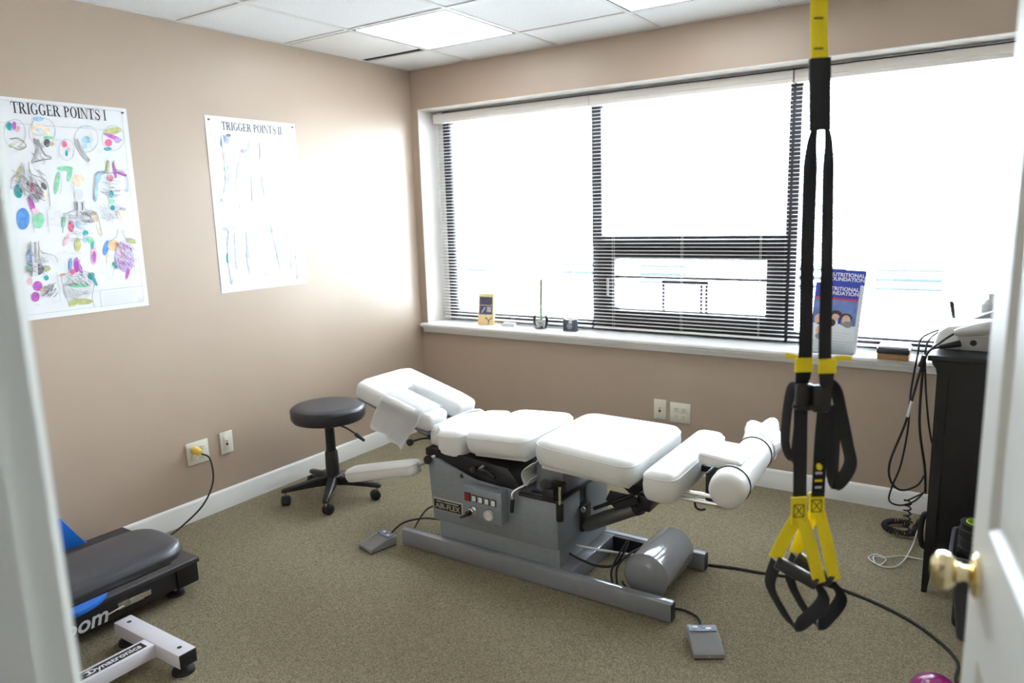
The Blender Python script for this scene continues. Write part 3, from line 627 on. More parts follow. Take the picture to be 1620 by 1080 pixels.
labels(L_, [(95, 175), (100, 300), (110, 370), (205, 330), (275, 180), (330, 250), (300, 320), (440, 180), (540, 380), (400, 540), (430, 560), (270, 580), (150, 660), (265, 690), (505, 710), (560, 800), (240, 950), (330, 960), (480, 980), (550, 970), (440, 900), (350, 870)])
art(pr, cv2, E_, L_, .0011); pr.build(pt)

# ------------------------------------------------------------------ chiropractic table
T = thing('chiropractic_table', 'white padded adjusting table on a grey steel base in mid room', 'treatment table', (1.78, -1.275, 0))
def X(px, py, y): q = at(px, py, 1, y); return (q.x, q.z)
box('base_rail', (1.125, -1.53, .004), (2.432, -1.488, .080), GREY2, T, .006)
box('base_rail', (1.125, -1.09, .004), (2.408, -1.048, .080), GREY2, T, .006)
box('base_end_cap', (2.432, -1.526, .008), (2.4345, -1.492, .076), BLACK, T); box('base_end_cap', (2.408, -1.086, .008), (2.4105, -1.052, .076), BLACK, T)
box('cross_beam', (1.93, -1.488, .006), (2.0, -1.09, .078), GREY2, T, .005); box('cross_beam', (1.31, -1.488, .006), (1.40, -1.09, .078), GREY2, T, .005)
box('floor_tray', (2.0, -1.11, .006), (2.20, -1.09, .076), BRONZE, T)
box('pedestal', (1.325, -1.490, .060), (1.945, -1.065, .17), GREY, T, .006)
fx = [X(676, 722, -1.5), X(692, 726, -1.5), X(752, 760, -1.5), X(807, 775, -1.5), X(878, 793, -1.5), X(878, 872, -1.5), X(689, 820, -1.5)]
top_r = fx[4][1]; xr = 1.945
hpoly = [(fx[0][0], fx[0][1]), (fx[1][0], fx[1][1]), (fx[2][0], fx[2][1]), (fx[3][0], fx[3][1]), (xr, top_r), (xr, .155), (1.30, .155)]
prism('housing', hpoly, 1, -1.50, -1.31, GREY, T, .006)
prism('housing', hpoly, 1, -1.24, -1.05, GREY, T, .006)
prism('housing_slot', [(p[0]+(.01 if i in (0, 6) else -.012 if i in (4, 5) else 0), p[1]-.004) for i, p in enumerate(hpoly)], 1, -1.312, -1.238, BLACK, T)
tray = [X(673, 708, -1.5), X(690, 712, -1.5), X(800, 742, -1.5), X(822, 776, -1.5), fx[3], fx[2], fx[1], (fx[0][0]-.004, fx[0][1])]
prism('mechanism_tray', [(p[0], p[1]-(.002 if i > 3 else 0)) for i, p in enumerate(tray)], 1, -1.487, -1.06, BLACK, T, .003)
tb = box('bumper_strip', (1.765, -1.512, top_r-.006), (1.957, -1.492, top_r+.010), BLACK, T, .006)
box('bumper_strip', (1.942, -1.495, top_r-.006), (1.957, -1.07, top_r+.010), BLACK, T, .006)
box('top_plate', (1.755, -1.492, top_r-.01), (1.944, -1.06, top_r+.006), GREY2, T, .002)
prism('plate_mark', rounded([(1.80, -1.478), (1.86, -1.478), (1.86, -1.45), (1.80, -1.45)], .008, 3), 2, top_r+.006, top_r+.0066, BLACK, T)
prism('lift_cover', [(1.80, top_r), (1.805, .495), (1.83, .52), (1.91, .52), (1.93, .50), (1.935, top_r)], 1, -1.43, -1.10, GREY, T, .01)
# control panel
PY = -1.553
cp = box('control_panel', (1.512, PY, .232), (1.708, -1.499, .372), GREY, T, .004)
for i, (px, py) in enumerate(((740, 785), (750.7, 788), (760.7, 790.6), (770.8, 793.2), (781, 795.8))):
    q = at(px, py, 1, PY); hw = .0155 if i == 0 else .0125
    s_ = box('switch_bezel', (q.x-hw, PY-.004, q.z-hw*1.2), (q.x+hw, PY+.001, q.z+hw*1.2), BLACK, T, .001)
    box('switch_rocker', (q.x-hw*.74, PY-.0075, q.z-hw*.92), (q.x+hw*.74, PY-.003, q.z+hw*.92), RED if i == 0 else WPL, s_, .002)
q = at(749, 806.5, 1, PY)
sk = lathe('selector_valve', [(0, -.002), (.019, -.002), (.019, .006), (.014, .007), (.014, .024), (.011, .026), (.011, .032), (0, .033)], (q.x, PY, q.z), (0, -1, 0), CHROME, T, 20)
tube('selector_lever', [(q.x+.004, PY-.034, q.z-.003), (q.x-.012, PY-.040, q.z-.012), (q.x-.034, PY-.046, q.z-.022)], .006, BLACK, sk, n=8)
lathe('lever_hub', [(0, .026), (.012, .027), (.012, .044), (.009, .048), (0, .049)], (q.x, PY, q.z), (0, -1, 0), BLACK, sk, 16)
q = at(775, 813.5, 1, PY)
ga = lathe('pressure_gauge', [(0, -.002), (.027, -.002), (.027, .010), (.025, .014), (.022, .014), (.022, .010), (0, .010)], (q.x, PY, q.z), (0, -1, 0), CHROME, T, 28)
lathe('gauge_dial', [(0, .0102), (.0218, .0102), (.0218, .0112), (0, .0112)], (q.x, PY, q.z), (0, -1, 0), WPL, ga, 24)
Mg = axes((q.x, PY-.0118, q.z), (1, 0, 0), (0, 0, 1))
bm = bmesh.new()
for k in range(11):
    an = math.radians(225-27*k); c_, s_ = math.cos(an), math.sin(an); bm.faces.new([bm.verts.new((c_*r_-s_*w_, s_*r_+c_*w_, 0)) for r_, w_ in ((.014, -.0008), (.0195, -.0008), (.0195, .0008), (.014, .0008))])
bm.faces.new([bm.verts.new(v) for v in ((-.004, -.006, .0003), (-.0028, -.0072, .0003), (.010, .011, .0003))])
from_bm('gauge_marks', bm, INK['black'], ga, False, None, Mg)
q0, q1 = at(683, 788, 1, -1.5), at(729, 818, 1, -1.5); nz0, nz1 = .207, .262
npl = box('nameplate', (1.305, -1.504, nz0), (1.468, -1.4985, nz1), mat('nameplate_border', (.62, .60, .52), .4, .4, var=.05), T, .0015)
box('nameplate_field', (1.310, -1.5046, nz0+.004), (1.463, -1.503, nz1-.004), BLACK, npl)
NT = mat('nameplate_lettering', (.45, .44, .37), .45, .3, var=.05)
text('lettering', 'AIR-FLEX', .034, axes((1.386, -1.505, nz0+.021), (1, 0, 0), (0, 0, 1)), NT, npl, bold=.0006)
for x0_, x1_ in ((1.325, 1.352), (1.358, 1.364), (1.370, 1.448)): box('lettering_line', (x0_, -1.5054, nz1-.015), (x1_, -1.504, nz1-.009), NT, npl)
# handles and knobs
def P3(px, py, y): return at(px, py, 1, y)
tube('crank_handle', [P3(839, 764, -1.46), P3(828, 769, -1.50), P3(812, 778, -1.525), P3(810.5, 790, -1.53), P3(809.5, 809, -1.53)], .0065, CHROME, T, n=10, k=4)
cyl('crank_grip', P3(811, 789, -1.53), P3(809.5, 810, -1.53), .0085, BLACK, T, n=14, bev=.003)
cyl('lock_knob', P3(863, 767, -1.52), P3(863, 767, -1.49), .024, BLACK, T, n=18, bev=.004); cyl('knob_shaft', P3(863, 767, -1.49), P3(876, 758, -1.38), .009, CHROME, T)
cyl('lock_knob', P3(677, 727, -1.525), P3(677, 727, -1.495), .020, BLACK, T, n=18, bev=.004); cyl('knob_shaft', P3(680, 724, -1.50), P3(692, 719, -1.48), .006, WPL, T)
cyl('lever_shaft', P3(885, 770, -1.52), P3(885.5, 800, -1.52), .006, CHROME, T, n=10); cyl('lever_grip', P3(885.5, 798, -1.52), P3(886, 824, -1.52), .0155, BLACK, T, n=16, bev=.003)
box('lever_block', (1.89, -1.53, top_r+.008), (1.945, -1.42, top_r+.06), BLACK, T, .008)
cyl('lever_shaft', P3(765, 737, -1.49), P3(757, 743, -1.515), .007, STEEL, T, n=10); tube('release_lever', [P3(757, 743, -1.515), P3(770, 745, -1.52), P3(783, 756, -1.525)], .008, BLACK, T, n=8)
cyl('lock_knob', P3(748, 743, -1.52), P3(748, 743, -1.49), .014, BLACK, T, n=14, bev=.003)
cyl('bolt', P3(731, 752.6, -1.503), P3(731, 752.6, -1.497), .010, BLACK, T, n=12)
ribbon('vinyl_apron', [(1.86, -1.36, .54), (1.825, -1.36, .50), (1.79, -1.37, .47), (1.775, -1.38, .435), (1.795, -1.385, .405), (1.81, -1.385, .43)], .22, .004, (0, 1, 0), VINYL, T)
# cushions
def tilt(cx, cz, deg): return Matrix.Translation((cx, -1.275, cz))@Matrix.Rotation(math.radians(deg), 4, 'Y')
cushion('chest_cushion', [(-.165, -.235), (.165, -.235), (.165, .235), (-.165, .235)], -.056, .040, VINYL, T, .032, .014, .085, tilt(1.638, .555, -3.5))
cushion('shoulder_cushion', [(-.085, -.215), (.08, -.225), (.08, .225), (-.085, .215)], -.082, .040, VINYL, T, .034, .016, .06, tilt(1.39, .530, -5))
cushion('collar_cushion', [(-.04, -.17), (.035, -.19), (.035, .19), (-.04, .17)], -.065, .035, VINYL, T, .03, .012, .03, tilt(1.287, .538, 6))
cushion('pelvic_cushion', [(-.23, -.25), (.225, -.285), (.225, .285), (-.23, .25)], -.058, .050, VINYL, T, .034, .016, .085, tilt(2.063, .556, 2.2))
cushion('leg_cushion', [(-.067, -.31), (.067, -.31), (.067, .31), (-.067, .31)], -.058, .058, VINYL, T, .036, .012, .06, tilt(2.393, .532, 1.0))
for nm, cx, cz, hx, hy, dg in (('cushion_board', 1.645, .553, .13, .19, -3.5), ('cushion_board', 2.063, .552, .19, .22, 2.2)):
    box(nm, (-hx, -hy, -.068), (hx, hy, -.05), BLACK if nm == 'x' else VINYLG, T, .004, M=tilt(cx, cz, dg))
# head piece: U-shaped face cushion tilted up, open slot to the body side
Mh = Matrix.Translation((1.262, -1.275, .572))@Matrix.Rotation(math.radians(15.5), 4, 'Y')
bm = bmesh.new(); xs_ = [-.475, -.38, -.30, -.2, -.1, 0]; ys_ = [-.195, -.12, -.042, .042, .12, .195]; vv = {}
def gv(i, j, k):
    if (i, j, k) not in vv:
        x, y, z = xs_[i], ys_[j], (-.042, .042)[k]
        if i == 0 and j in (0, 5): x += .02
        if i == 5: y *= .92
        vv[(i, j, k)] = bm.verts.new((x, y, z))
    return vv[(i, j, k)]
cells = [(i, j) for i in range(5) for j in range(5) if not (j == 2 and i >= 2)]
for i, j in cells:
    bm.faces.new((gv(i, j, 1), gv(i+1, j, 1), gv(i+1, j+1, 1), gv(i, j+1, 1))); bm.faces.new((gv(i, j, 0), gv(i, j+1, 0), gv(i+1, j+1, 0), gv(i+1, j, 0)))
    for (di, dj), (p, q) in {(-1, 0): ((i, j), (i, j+1)), (1, 0): ((i+1, j), (i+1, j+1)), (0, -1): ((i, j), (i+1, j)), (0, 1): ((i, j+1), (i+1, j+1))}.items():
        if (i+di, j+dj) not in cells: bm.faces.new((gv(*p, 0), gv(*q, 0), gv(*q, 1), gv(*p, 1)))
bmesh.ops.recalc_face_normals(bm, faces=bm.faces[:])
ed = [e for e in bm.edges if len(e.link_faces) == 2 and e.calc_face_angle(0) > .5]
bmesh.ops.bevel(bm, geom=ed, offset=.026, segments=4, affect='EDGES', profile=.5)
from_bm('face_cushion', bm, VINYL, T, 'auto', None, Mh)
box('face_cushion_board', (-.455, -.17, -.058), (-.01, .17, -.044), MGREY, T, .004, M=Mh)
box('head_bracket', (-.12, -.11, -.10), (.03, .11, -.058), BLACK, T, .006, M=Mh)
tube('head_lever', [P3(655, 697, -1.46), P3(672, 693, -1.44), P3(690, 694, -1.40)], .005, BLACK, T, n=8)
cyl('head_knob', P3(648, 700, -1.475), P3(650, 699, -1.45), .016, BLACK, T, n=14, bev=.003)
box('neck_arm', (1.22, -1.33, .46), (1.36, -1.22, .50), BLACK, T, .005)
box('corner_bracket', (1.262, -1.49, .447), (1.33, -1.40, .482), BLACK, T, .004)
# armrest
A0, A1 = P3(553, 749, -1.53), P3(662, 737, -1.50); ax_ = A1-A0; AL = ax_.length
Ma = Matrix.Translation(A0)@ax_.to_track_quat('X', 'Z').to_matrix().to_4x4()
cushion('armrest_pad', [(0, -.055), (AL, -.05), (AL, .05), (0, .055)], -.036, .030, VINYLG, T, .024, .006, .045, Ma)
tube('armrest_bracket', [A1-ax_*.08+Vector((0, 0, -.0)), A1+Vector((.03, .005, .02)), P3(677, 727, -1.49)], .009, STEEL, T, n=10)
# foot bolster
B0, B1 = P3(1146, 781, -1.54), P3(1203, 704, -1.02); bd = (B1-B0).normalized(); BL = (B1-B0).length
lathe('foot_bolster', [(0, 0), (.035, .001), (.052, .007), (.062, .022), (.066, .05), (.066, BL-.04), (.06, BL-.01), (.045, BL), (0, BL)], B0, bd, VINYL, T, 36, sx=.98, sy=1.0)
for tt in (.17, .80): 
    c_ = B0+bd*BL*tt; u_, v_, _ = frame(bd); tube('elastic_band', [c_+u_*(.0655*math.cos(k*math.pi/12))+v_*(.0670*math.sin(k*math.pi/12)) for k in range(24)], .0028, BRUB, T, n=6, k=2, closed=True)
# flared vinyl cuff with pleats at the far end of the bolster
bm = bmesh.new(); u_, v_, dd_ = frame(bd); rings = []
for h_, r0, am in ((-.055, .067, 0), (-.02, .069, .002), (.03, .073, .006), (.07, .079, .012), (.095, .080, .015), (.07, .070, .010), (.0, .06, .0)):
    rings.append([bm.verts.new(B1+dd_*(h_+(.012*math.sin(k*math.pi/4) if h_ > .04 else 0))+(u_*math.cos(k*math.pi/20)+v_*math.sin(k*math.pi/20))*(r0+am*math.cos(k*math.pi/4))) for k in range(40)])
for p_, q_ in zip(rings, rings[1:]):
    for k in range(40): bm.faces.new((p_[k], p_[(k+1) % 40], q_[(k+1) % 40], q_[k]))
bm.faces.new(rings[-1])
from_bm('pleated_cuff', bm, VINYL, T, True)
bc = B0+bd*BL*.42
Mp = Matrix.Translation(bc+Vector((-.045, 0, .062)))@Matrix.Rotation(math.radians(4), 4, 'Y')
cushion('ankle_pad', [(-.085, -.10), (.075, -.11), (.075, .10), (-.085, .09)], -.028, .014, VINYL, T, .012, .005, .015, Mp)
for dz in (.0, .026): cyl('slide_rod', (2.38, -1.47, .474+dz), (B0.x-.02, -1.47, .474+dz), .0085, CHROME, T, n=14)
for dz in (.0, .026): cyl('slide_rod', (2.38, -1.08, .474+dz), (B0.x-.01, -1.08, .474+dz), .0085, CHROME, T, n=14)
box('bolster_bracket', (2.515, -1.42, .45), (2.535, -1.13, .565), BLACK, T, .004); box('bolster_bracket', (2.45, -1.30, .52), (2.53, -1.25, .545), BRONZE, T, .003)
tube('release_hook', [P3(1099, 793, -1.47), P3(1101, 802, -1.47), P3(1108, 806, -1.47), P3(1116, 805, -1.46)], .004, BLACK, T, n=6)
# under the pelvic section: gas cylinder and linkage
G0, G1 = P3(926, 830, -1.29), P3(1008, 802, -1.29)
cyl('gas_cylinder', G0, G1, .031, mat('cylinder_grey', (.17, .175, .17), .4, .5, var=.05), T, n=24, bev=.006)
cyl('cylinder_rod', G1, G1+(G1-G0)*.22, .010, CHROME, T); cyl('cylinder_collar', G1-(G1-G0)*.03, G1+(G1-G0)*.06, .034, BLACK, T, n=20)
box('linkage_block', (G1.x+.02, -1.34, G1.z+.01), (G1.x+.075, -1.23, G1.z+.075), BRONZE, T, .005)
box('cylinder_clevis', (1.925, -1.32, .17), (1.965, -1.25, .285), BLACK, T, .004); cyl('clevis_pin', (1.967, -1.33, .275), (1.967, -1.325, .275), .012, STEEL, T)
prism('hinge_plate', [X(965, 776, -1.36), X(1005, 786, -1.36), X(1010, 797, -1.36), X(975, 806, -1.36), X(958, 790, -1.36)], 1, -1.36, -1.352, BRONZE, T)
prism('hinge_plate', [X(965, 776, -1.36), X(1005, 786, -1.36), X(1010, 797, -1.36), X(975, 806, -1.36), X(958, 790, -1.36)], 1, -1.20, -1.192, BRONZE, T)
cyl('hinge_tube', (2.10, -1.40, .455), (2.10, -1.15, .455), .012, BLACK, T); cyl('hinge_tube', P3(940, 804, -1.36), P3(1000, 783, -1.36), .008, BLACK, T)
box('section_arm', (1.93, -1.42, .462), (2.40, -1.38, .492), BLACK, T, .004); box('section_arm', (1.93, -1.17, .462), (2.40, -1.13, .492), BLACK, T, .004)
# air tank
TZ, TX = .100, 2.285
lathe('air_tank', [(0, 0), (.05, .003), (.078, .012), (.088, .026), (.0915, .03), (.0915, .31), (.078, .335), (.05, .345), (0, .348)], (TX, -1.445, TZ), (0, 1, 0), GREY2, T, 40)
box('tank_foot', (TX-.05, -1.40, .004), (TX+.05, -1.37, .03), GREY2, T, .003); box('tank_foot', (TX-.05, -1.17, .004), (TX+.05, -1.14, .03), GREY2, T, .003)
tube('tank_pipe', [(1.95, -1.36, .125), (2.05, -1.31, .105), (2.14, -1.25, .085), (2.2, -1.22, .08)], .005, WPL, T, n=6)
tube('air_hose', [(1.95, -1.42, .115), (1.99, -1.40, .09), (2.06, -1.38, .07), (2.13, -1.36, .085), (2.15, -1.30, .14), (2.145, -1.27, .16)], .0055, BRUB, T)
tube('air_hose', [(2.145, -1.27, .16), (2.14, -1.34, .13), (2.13, -1.40, .07), (2.17, -1.45, .02)], .0045, BRUB, T)
tube('air_hose', [(2.22, -1.20, .13), (2.18, -1.32, .13), (2.155, -1.40, .09), (2.19, -1.46, .02)], .0045, BRUB, T)

# paper on the head piece: a sheet across the near lobe, hanging over its side
bm = bmesh.new(); rows = []
Mhi = Mh.inverted(); NP = 17; path = range(13)
def lerp(p, q, t): return (p[0]+(q[0]-p[0])*t, p[1]+(q[1]-p[1])*t)
for i in range(NP):
    f_ = i/(NP-1); edge = at(*lerp((602, 627), (666, 652), f_), 1, -1.470); a_ = (Mhi@edge).x
    low = at(*(lerp((585, 675), (612, 691), f_*2) if f_ < .5 else lerp((612, 691), (634, 712), (f_-.5)*2)), 1, -1.492)
    row = [bm.verts.new(Mh@Vector((a_, y, z))) for y, z in ((-.038, .044), (-.075, .0445), (-.12, .0445), (-.158, .0443), (-.178, .040), (-.192, .028), (-.199, .012))]
    st0 = Mh@Vector((a_, -.201, -.004))
    for k in range(6):
        t = (k)/5; p = st0.lerp(low, t); p.y -= .010*math.sin(i*.8)*t+.008*math.sin(math.pi*t); row.append(bm.verts.new(p))
    rows.append(row)
for p_, q_ in zip(rows, rows[1:]):
    for k in range(len(path)-1): bm.faces.new((p_[k], p_[k+1], q_[k+1], q_[k]))
ext = bmesh.ops.solidify(bm, geom=bm.faces[:], thickness=.0008)
tag(from_bm('face_paper', bm, PAPER, None, True), 'sheet of white tissue paper draped over the head cushion', 'paper')

# foot pedals
def pedal(name_lab, cx, cy, rot, cord):
    t = thing('foot_pedal', name_lab, 'foot pedal', (cx, cy, 0), 'grey foot pedals of the table')
    M_ = Matrix.Translation((cx, cy, 0))@Matrix.Rotation(math.radians(rot), 4, 'Z')@Matrix.Diagonal((.93, .93, .93, 1))
    prism('pedal_body', [(-.075, .004), (-.075, .022), (.028, .046), (.075, .050), (.075, .004)], 0, -.056, .056, PEDAL, t, .003, M=M_)
    Mt = M_@Matrix.Translation((0, .0, .0))
    lb = box('pedal_label', (-.050, .030, .0478), (.050, .069, .0508), PEDBLUE, t, M=M_)
    for x, y in ((-.026, .058), (.022, .047)): box('label_mark', (x-.010, y-.005, .0505), (x+.010, y+.005, .0514), WPL, lb, M=M_)
    for x, y in ((-.026, .049), (.022, .057)): box('label_mark', (x-.018, y-.0012, .0505), (x+.018, y+.0012, .0512), LGREY, lb, M=M_)
    box('label_mark', (-.026, .0345, .0505), (.022, .0375, .0512), LGREY, lb, M=M_)
    for k in range(17):
        x = -.048+k*.006
        bm = bmesh.new(); v_ = [bm.verts.new(p) for p in ((x, -.066, .0235), (x+.0026, -.066, .0235), (x+.0026, .024, .0452), (x, .024, .0452), (x, -.066, .0252), (x+.0026, -.066, .0252), (x+.0026, .024, .0468), (x, .024, .0468))]
        for f_ in ((0, 1, 2, 3), (4, 7, 6, 5), (0, 4, 5, 1), (1, 5, 6, 2), (2, 6, 7, 3), (3, 7, 4, 0)): bm.faces.new([v_[i] for i in f_])
        from_bm('tread_rib', bm, PEDAL, t, False, None, M_)
    cyl('screw', M_@Vector((0, -.0745, .013)), M_@Vector((0, -.077, .013)), .003, STEEL, t, n=8)
    box('rubber_base', (-.053, -.072, 0), (.053, .072, .005), BRUB, t, M=M_)
    tube('cord', cord, .0042, BRUB, t)
pedal('grey foot pedal at the head end of the table', 1.035, -1.595, -14, [(1.045, -1.525, .03), (1.08, -1.47, .075), (1.14, -1.40, .085), (1.22, -1.38, .09), (1.33, -1.38, .10)])
pedal('grey foot pedal beside the air tank end of the base', 2.586, -1.606, 31, [(2.548, -1.535, .03), (2.53, -1.49, .012), (2.50, -1.44, .006), (2.44, -1.42, .006), (2.36, -1.43, .006), (2.20, -1.38, .006), (2.15, -1.34, .008)])
tag(tube('power_cord', [(1.33, -1.33, .11), (1.20, -1.28, .12), (1.08, -1.28, .08), (1.05, -1.34, .012), (1.10, -1.42, .006), (1.16, -1.40, .006), (1.24, -1.34, .006), (1.33, -1.30, .05)], .0042, BRUB), 'looped black cable on the carpet at the table head end', 'cable')
tag(tube('extension_cord', [at(1118, 893, 2, .006), at(1160, 898, 2, .006), at(1200, 905, 2, .006), at(1270, 916, 2, .006), at(1340, 935, 2, .006), at(1420, 970, 2, .006), at(1480, 1010, 2, .006), at(1515, 1048, 2, .006), (3.345, -1.45, .006), (3.60, -1.75, .006)], .0058, BRUB), 'long black power cord running from the table base across the carpet', 'cord')

# ------------------------------------------------------------------ stool
st_ = thing('rolling_stool', 'round black padded stool on a five-wheel base by the left wall', 'stool', (.395, -1.262, 0)); SX, SY = .395, -1.262
lathe('seat', [(0, .435), (.165, .435), (.186, .442), (.196, .458), (.197, .490), (.193, .507), (.182, .516), (.13, .521), (0, .523)], (SX, SY, 0), (0, 0, 1), BLACKV, st_, 48)
tube('seat_seam', [(SX+.1965*math.cos(k*math.pi/20), SY+.1965*math.sin(k*math.pi/20), .500) for k in range(40)], .0022, BLACKV, st_, n=6, k=0, closed=True)
box('seat_plate', (SX-.09, SY-.06, .423), (SX+.09, SY+.06, .436), BLACK, st_, .004)
lathe('gas_column', [(0, .09), (.036, .09), (.036, .20), (.034, .255), (.030, .262), (.026, .262), (.025, .42), (.032, .424), (0, .425)], (SX, SY, 0), (0, 0, 1), BLACK, st_, 24)
tube('height_lever', [(SX+.06, SY-.02, .425), (SX+.16, SY-.03, .420), (SX+.245, SY-.04, .398)], .0045, BLACK, st_, n=8)
cyl('lever_paddle', (SX+.24, SY-.04, .400), (SX+.305, SY-.048, .378), .012, BLACK, st_, .008, n=10, bev=.003)
lathe('base_hub', [(0, .075), (.045, .078), (.048, .12), (.038, .128), (0, .13)], (SX, SY, 0), (0, 0, 1), BLACK, st_, 24)
for k in range(5):
    an = math.radians(-52+72*k); d_ = Vector((math.cos(an), math.sin(an), 0)); n_ = Vector((-d_.y, d_.x, 0)); c_ = Vector((SX, SY, 0))
    bm = bmesh.new(); rings = []
    for rr, wd, z0_, z1_ in ((.02, .024, .075, .125), (.10, .022, .078, .118), (.20, .018, .074, .100), (.262, .016, .070, .090), (.275, .011, .070, .084)):
        rings.append([bm.verts.new(c_+d_*rr+n_*a_+Vector((0, 0, z))) for a_, z in ((-wd, z0_), (wd, z0_), (wd, z1_-.008), (wd*.6, z1_), (-wd*.6, z1_), (-wd, z1_-.008))])
    for p_, q_ in zip(rings, rings[1:]):
        for i in range(6): bm.faces.new((p_[i], p_[(i+1) % 6], q_[(i+1) % 6], q_[i]))
    bm.faces.new(rings[0]); bm.faces.new(rings[-1])
    lg = from_bm('base_leg', bm, BLACK, st_, 'auto')
    e_ = c_+d_*.255; cyl('caster_stem', e_+Vector((0, 0, .045)), e_+Vector((0, 0, .075)), .006, STEEL, lg, n=8)
    ca = an+.9+k*1.3; a_ = Vector((math.cos(ca), math.sin(ca), 0)); e2 = e_+Vector((-a_.y, a_.x, 0))*.012
    cw = lathe('caster', [(0, -.024), (.018, -.024), (.026, -.018), (.027, -.004), (.022, -.003), (.022, .003), (.027, .004), (.026, .018), (.018, .024), (0, .024)], e2+Vector((0, 0, .0275)), a_, BRUB, lg, 22)
    

# ------------------------------------------------------------------ exercise bench with white T-foot (lower left)
BX = .955
be = thing('exercise_bench', 'low bench with black rounded pad on a white steel T-foot frame', 'bench', (BX, -2.9, 0))
Mb = Matrix.Translation((BX, -2.90, .405))
cushion('bench_pad', [(-.145, -.36), (.145, -.36), (.145, .365), (-.145, .365)], -.03, .03, BLACKV, be, .028, .006, [.05, .05, .11, .11], Mb, piping=False)
box('pad_board', (BX-.11, -3.22, .362), (BX+.11, -2.60, .377), BLACK, be, .004)
fb = box('foot_bar', (BX-.20, -2.665, .035), (BX+.20, -2.600, .085), WENAM, be, .003)
for s in (-1, 1):
    box('end_cap', (BX+s*.20-.003, -2.663, .037), (BX+s*.20+.003, -2.602, .083), BLACK, be, .001)
    lathe('rubber_foot', [(0, 0), (.038, 0), (.036, .012), (.014, .020), (.010, .036), (0, .036)], (BX+s*.165, -2.633, 0), (0, 0, 1), BRUB, be, 20)
    cyl('bolt_hole', (BX+s*.155, -2.632, .0852), (BX+s*.155, -2.632, .0858), .008, BRONZE, be, n=12)
box('spine_beam', (BX-.003, -3.28, .036), (BX+.062, -2.665, .084), WENAM, be, .003)
box('rear_foot_bar', (BX-.20, -3.345, .035), (BX+.20, -3.28, .085), WENAM, be, .003)
for s in (-1, 1): lathe('rubber_foot', [(0, 0), (.038, 0), (.036, .012), (.014, .020), (.010, .036), (0, .036)], (BX+s*.165, -3.312, 0), (0, 0, 1), BRUB, be, 20)
for y in (-3.18, -2.98): box('pad_post', (BX+.01, y-.03, .084), (BX+.05, y+.03, .364), WENAM, be, .003)
lb = box('brand_label', (BX+.010, -2.915, .0842), (BX+.050, -2.685, .0848), BLACK, be)
text('lettering', 'Dynatronics', .036, axes((BX+.030, -2.785, .0852), (0, 1, 0), (-1, 0, 0)), WPL, lb, bold=.0007)
bm = bmesh.new(); cc = Vector((BX+.030, -2.875, .0852))
pts_o = [(.013*math.cos(a_*math.pi/10), .013*math.sin(a_*math.pi/10)) for a_ in range(20)]
bm.faces.new([bm.verts.new((cc.x+p[0], cc.y+p[1]*.9, cc.z)) for p in pts_o]); from_bm('brand_mark', bm, WPL, lb)
bm = bmesh.new(); bm.faces.new([bm.verts.new((cc.x+p[0]*.6, cc.y-.005+p[1]*.8, cc.z+.0003)) for p in pts_o]); from_bm('brand_mark', bm, BLACK, lb)

# ------------------------------------------------------------------ black massage platform with blue cradle behind the bench
pf = thing('massage_platform', 'low black platform with blue curved plate and steel latch', 'exercise machine', (.38, -2.7, 0))
prism('deck', [(.10, .128), (.68, .128), (.68, .146), (.675, .15), (.10, .15)], 1, -3.30, -2.262, BLACKV, pf, .003)
box('chassis', (.115, -3.29, .048), (.665, -2.275, .130), BLACK, pf, .004)
box('corner_cover', (.60, -2.36, .046), (.672, -2.268, .131), BLACK, pf, .003); box('corner_cover', (.105, -2.36, .046), (.18, -2.268, .131), BLACK, pf, .003)
for x in (.17, .61):
    for y in (-2.34, -3.2):
        f_ = lathe('levelling_foot', [(0, 0), (.036, 0), (.034, .010), (.016, .016), (0, .016)], (x, y, 0), (0, 0, 1), BRUB, pf, 20)
        cyl('foot_stud', (x, y, .014), (x, y, .05), .006, STEEL, f_, n=10)
lt = box('latch_plate', (.665, -2.60, .076), (.671, -2.50, .102), STEEL, pf, .002)
box('latch_lever', (.670, -2.56, .085), (.682, -2.475, .108), CHROME, lt, .003); cyl('latch_pin', (.670, -2.64, .080), (.670, -2.58, .086), .004, CHROME, lt, n=8)
zq = at(171, 975, 0, .667)
text('lettering', 'Zoom', .086, axes((.6665, zq.y, .080), (0, 1, 0), (0, 0, 1)), WPL, pf, shear=.25, align='RIGHT', bold=.0016)
prism('blue_disc', [(.575+.155*math.cos(a_*math.pi/16), -2.765+.165*math.sin(a_*math.pi/16)) for a_ in range(32)], 2, .151, .168, BLUE, pf, .004)
prism('blue_fin', [(-2.58, .16), (-2.44, .16), (-2.485, .21), (-2.53, .305), (-2.56, .31)], 0, .13, .155, BLUE, pf, .005)

# ------------------------------------------------------------------ suspension trainer hanging from the ceiling
TY = -2.1; RW = Vector((RIGHT.x, RIGHT.y, 0)).normalized()
def tp(px, py, y=TY): return at(px, py, 1, y)
tr = thing('suspension_trainer', 'yellow and black suspension straps hanging with two foam handles', 'exercise straps', tp(1290, 540))
ta = tp(1296, 0)
tops = Vector((ta.x-.006, TY, H-.05))
ribbon('anchor_strap', [tops, ta, tp(1297, 96)], .0375, .003, RW, YEL, tr, k=3)
for py in (29, 77):
    c_ = tp(1295.5, py); M_ = axes(c_+Vector((0, -.003, 0)), RW, (0, 0, 1)); box('size_mark', (-.010, -.0016, -.0006), (.010, .0016, .0006), YSTITCH, tr, M=M_)
lathe('ceiling_anchor', [(0, 0), (.04, 0), (.04, .006), (.012, .012), (.012, .05), (0, .052)], (tops.x, TY, H), (0, 0, -1), BLACK, tr, 24)
ribbon('sleeve', [tp(1297, 92), tp(1297, 150), tp(1297, 206)], .046, .012, RW, WEB, tr, k=4)
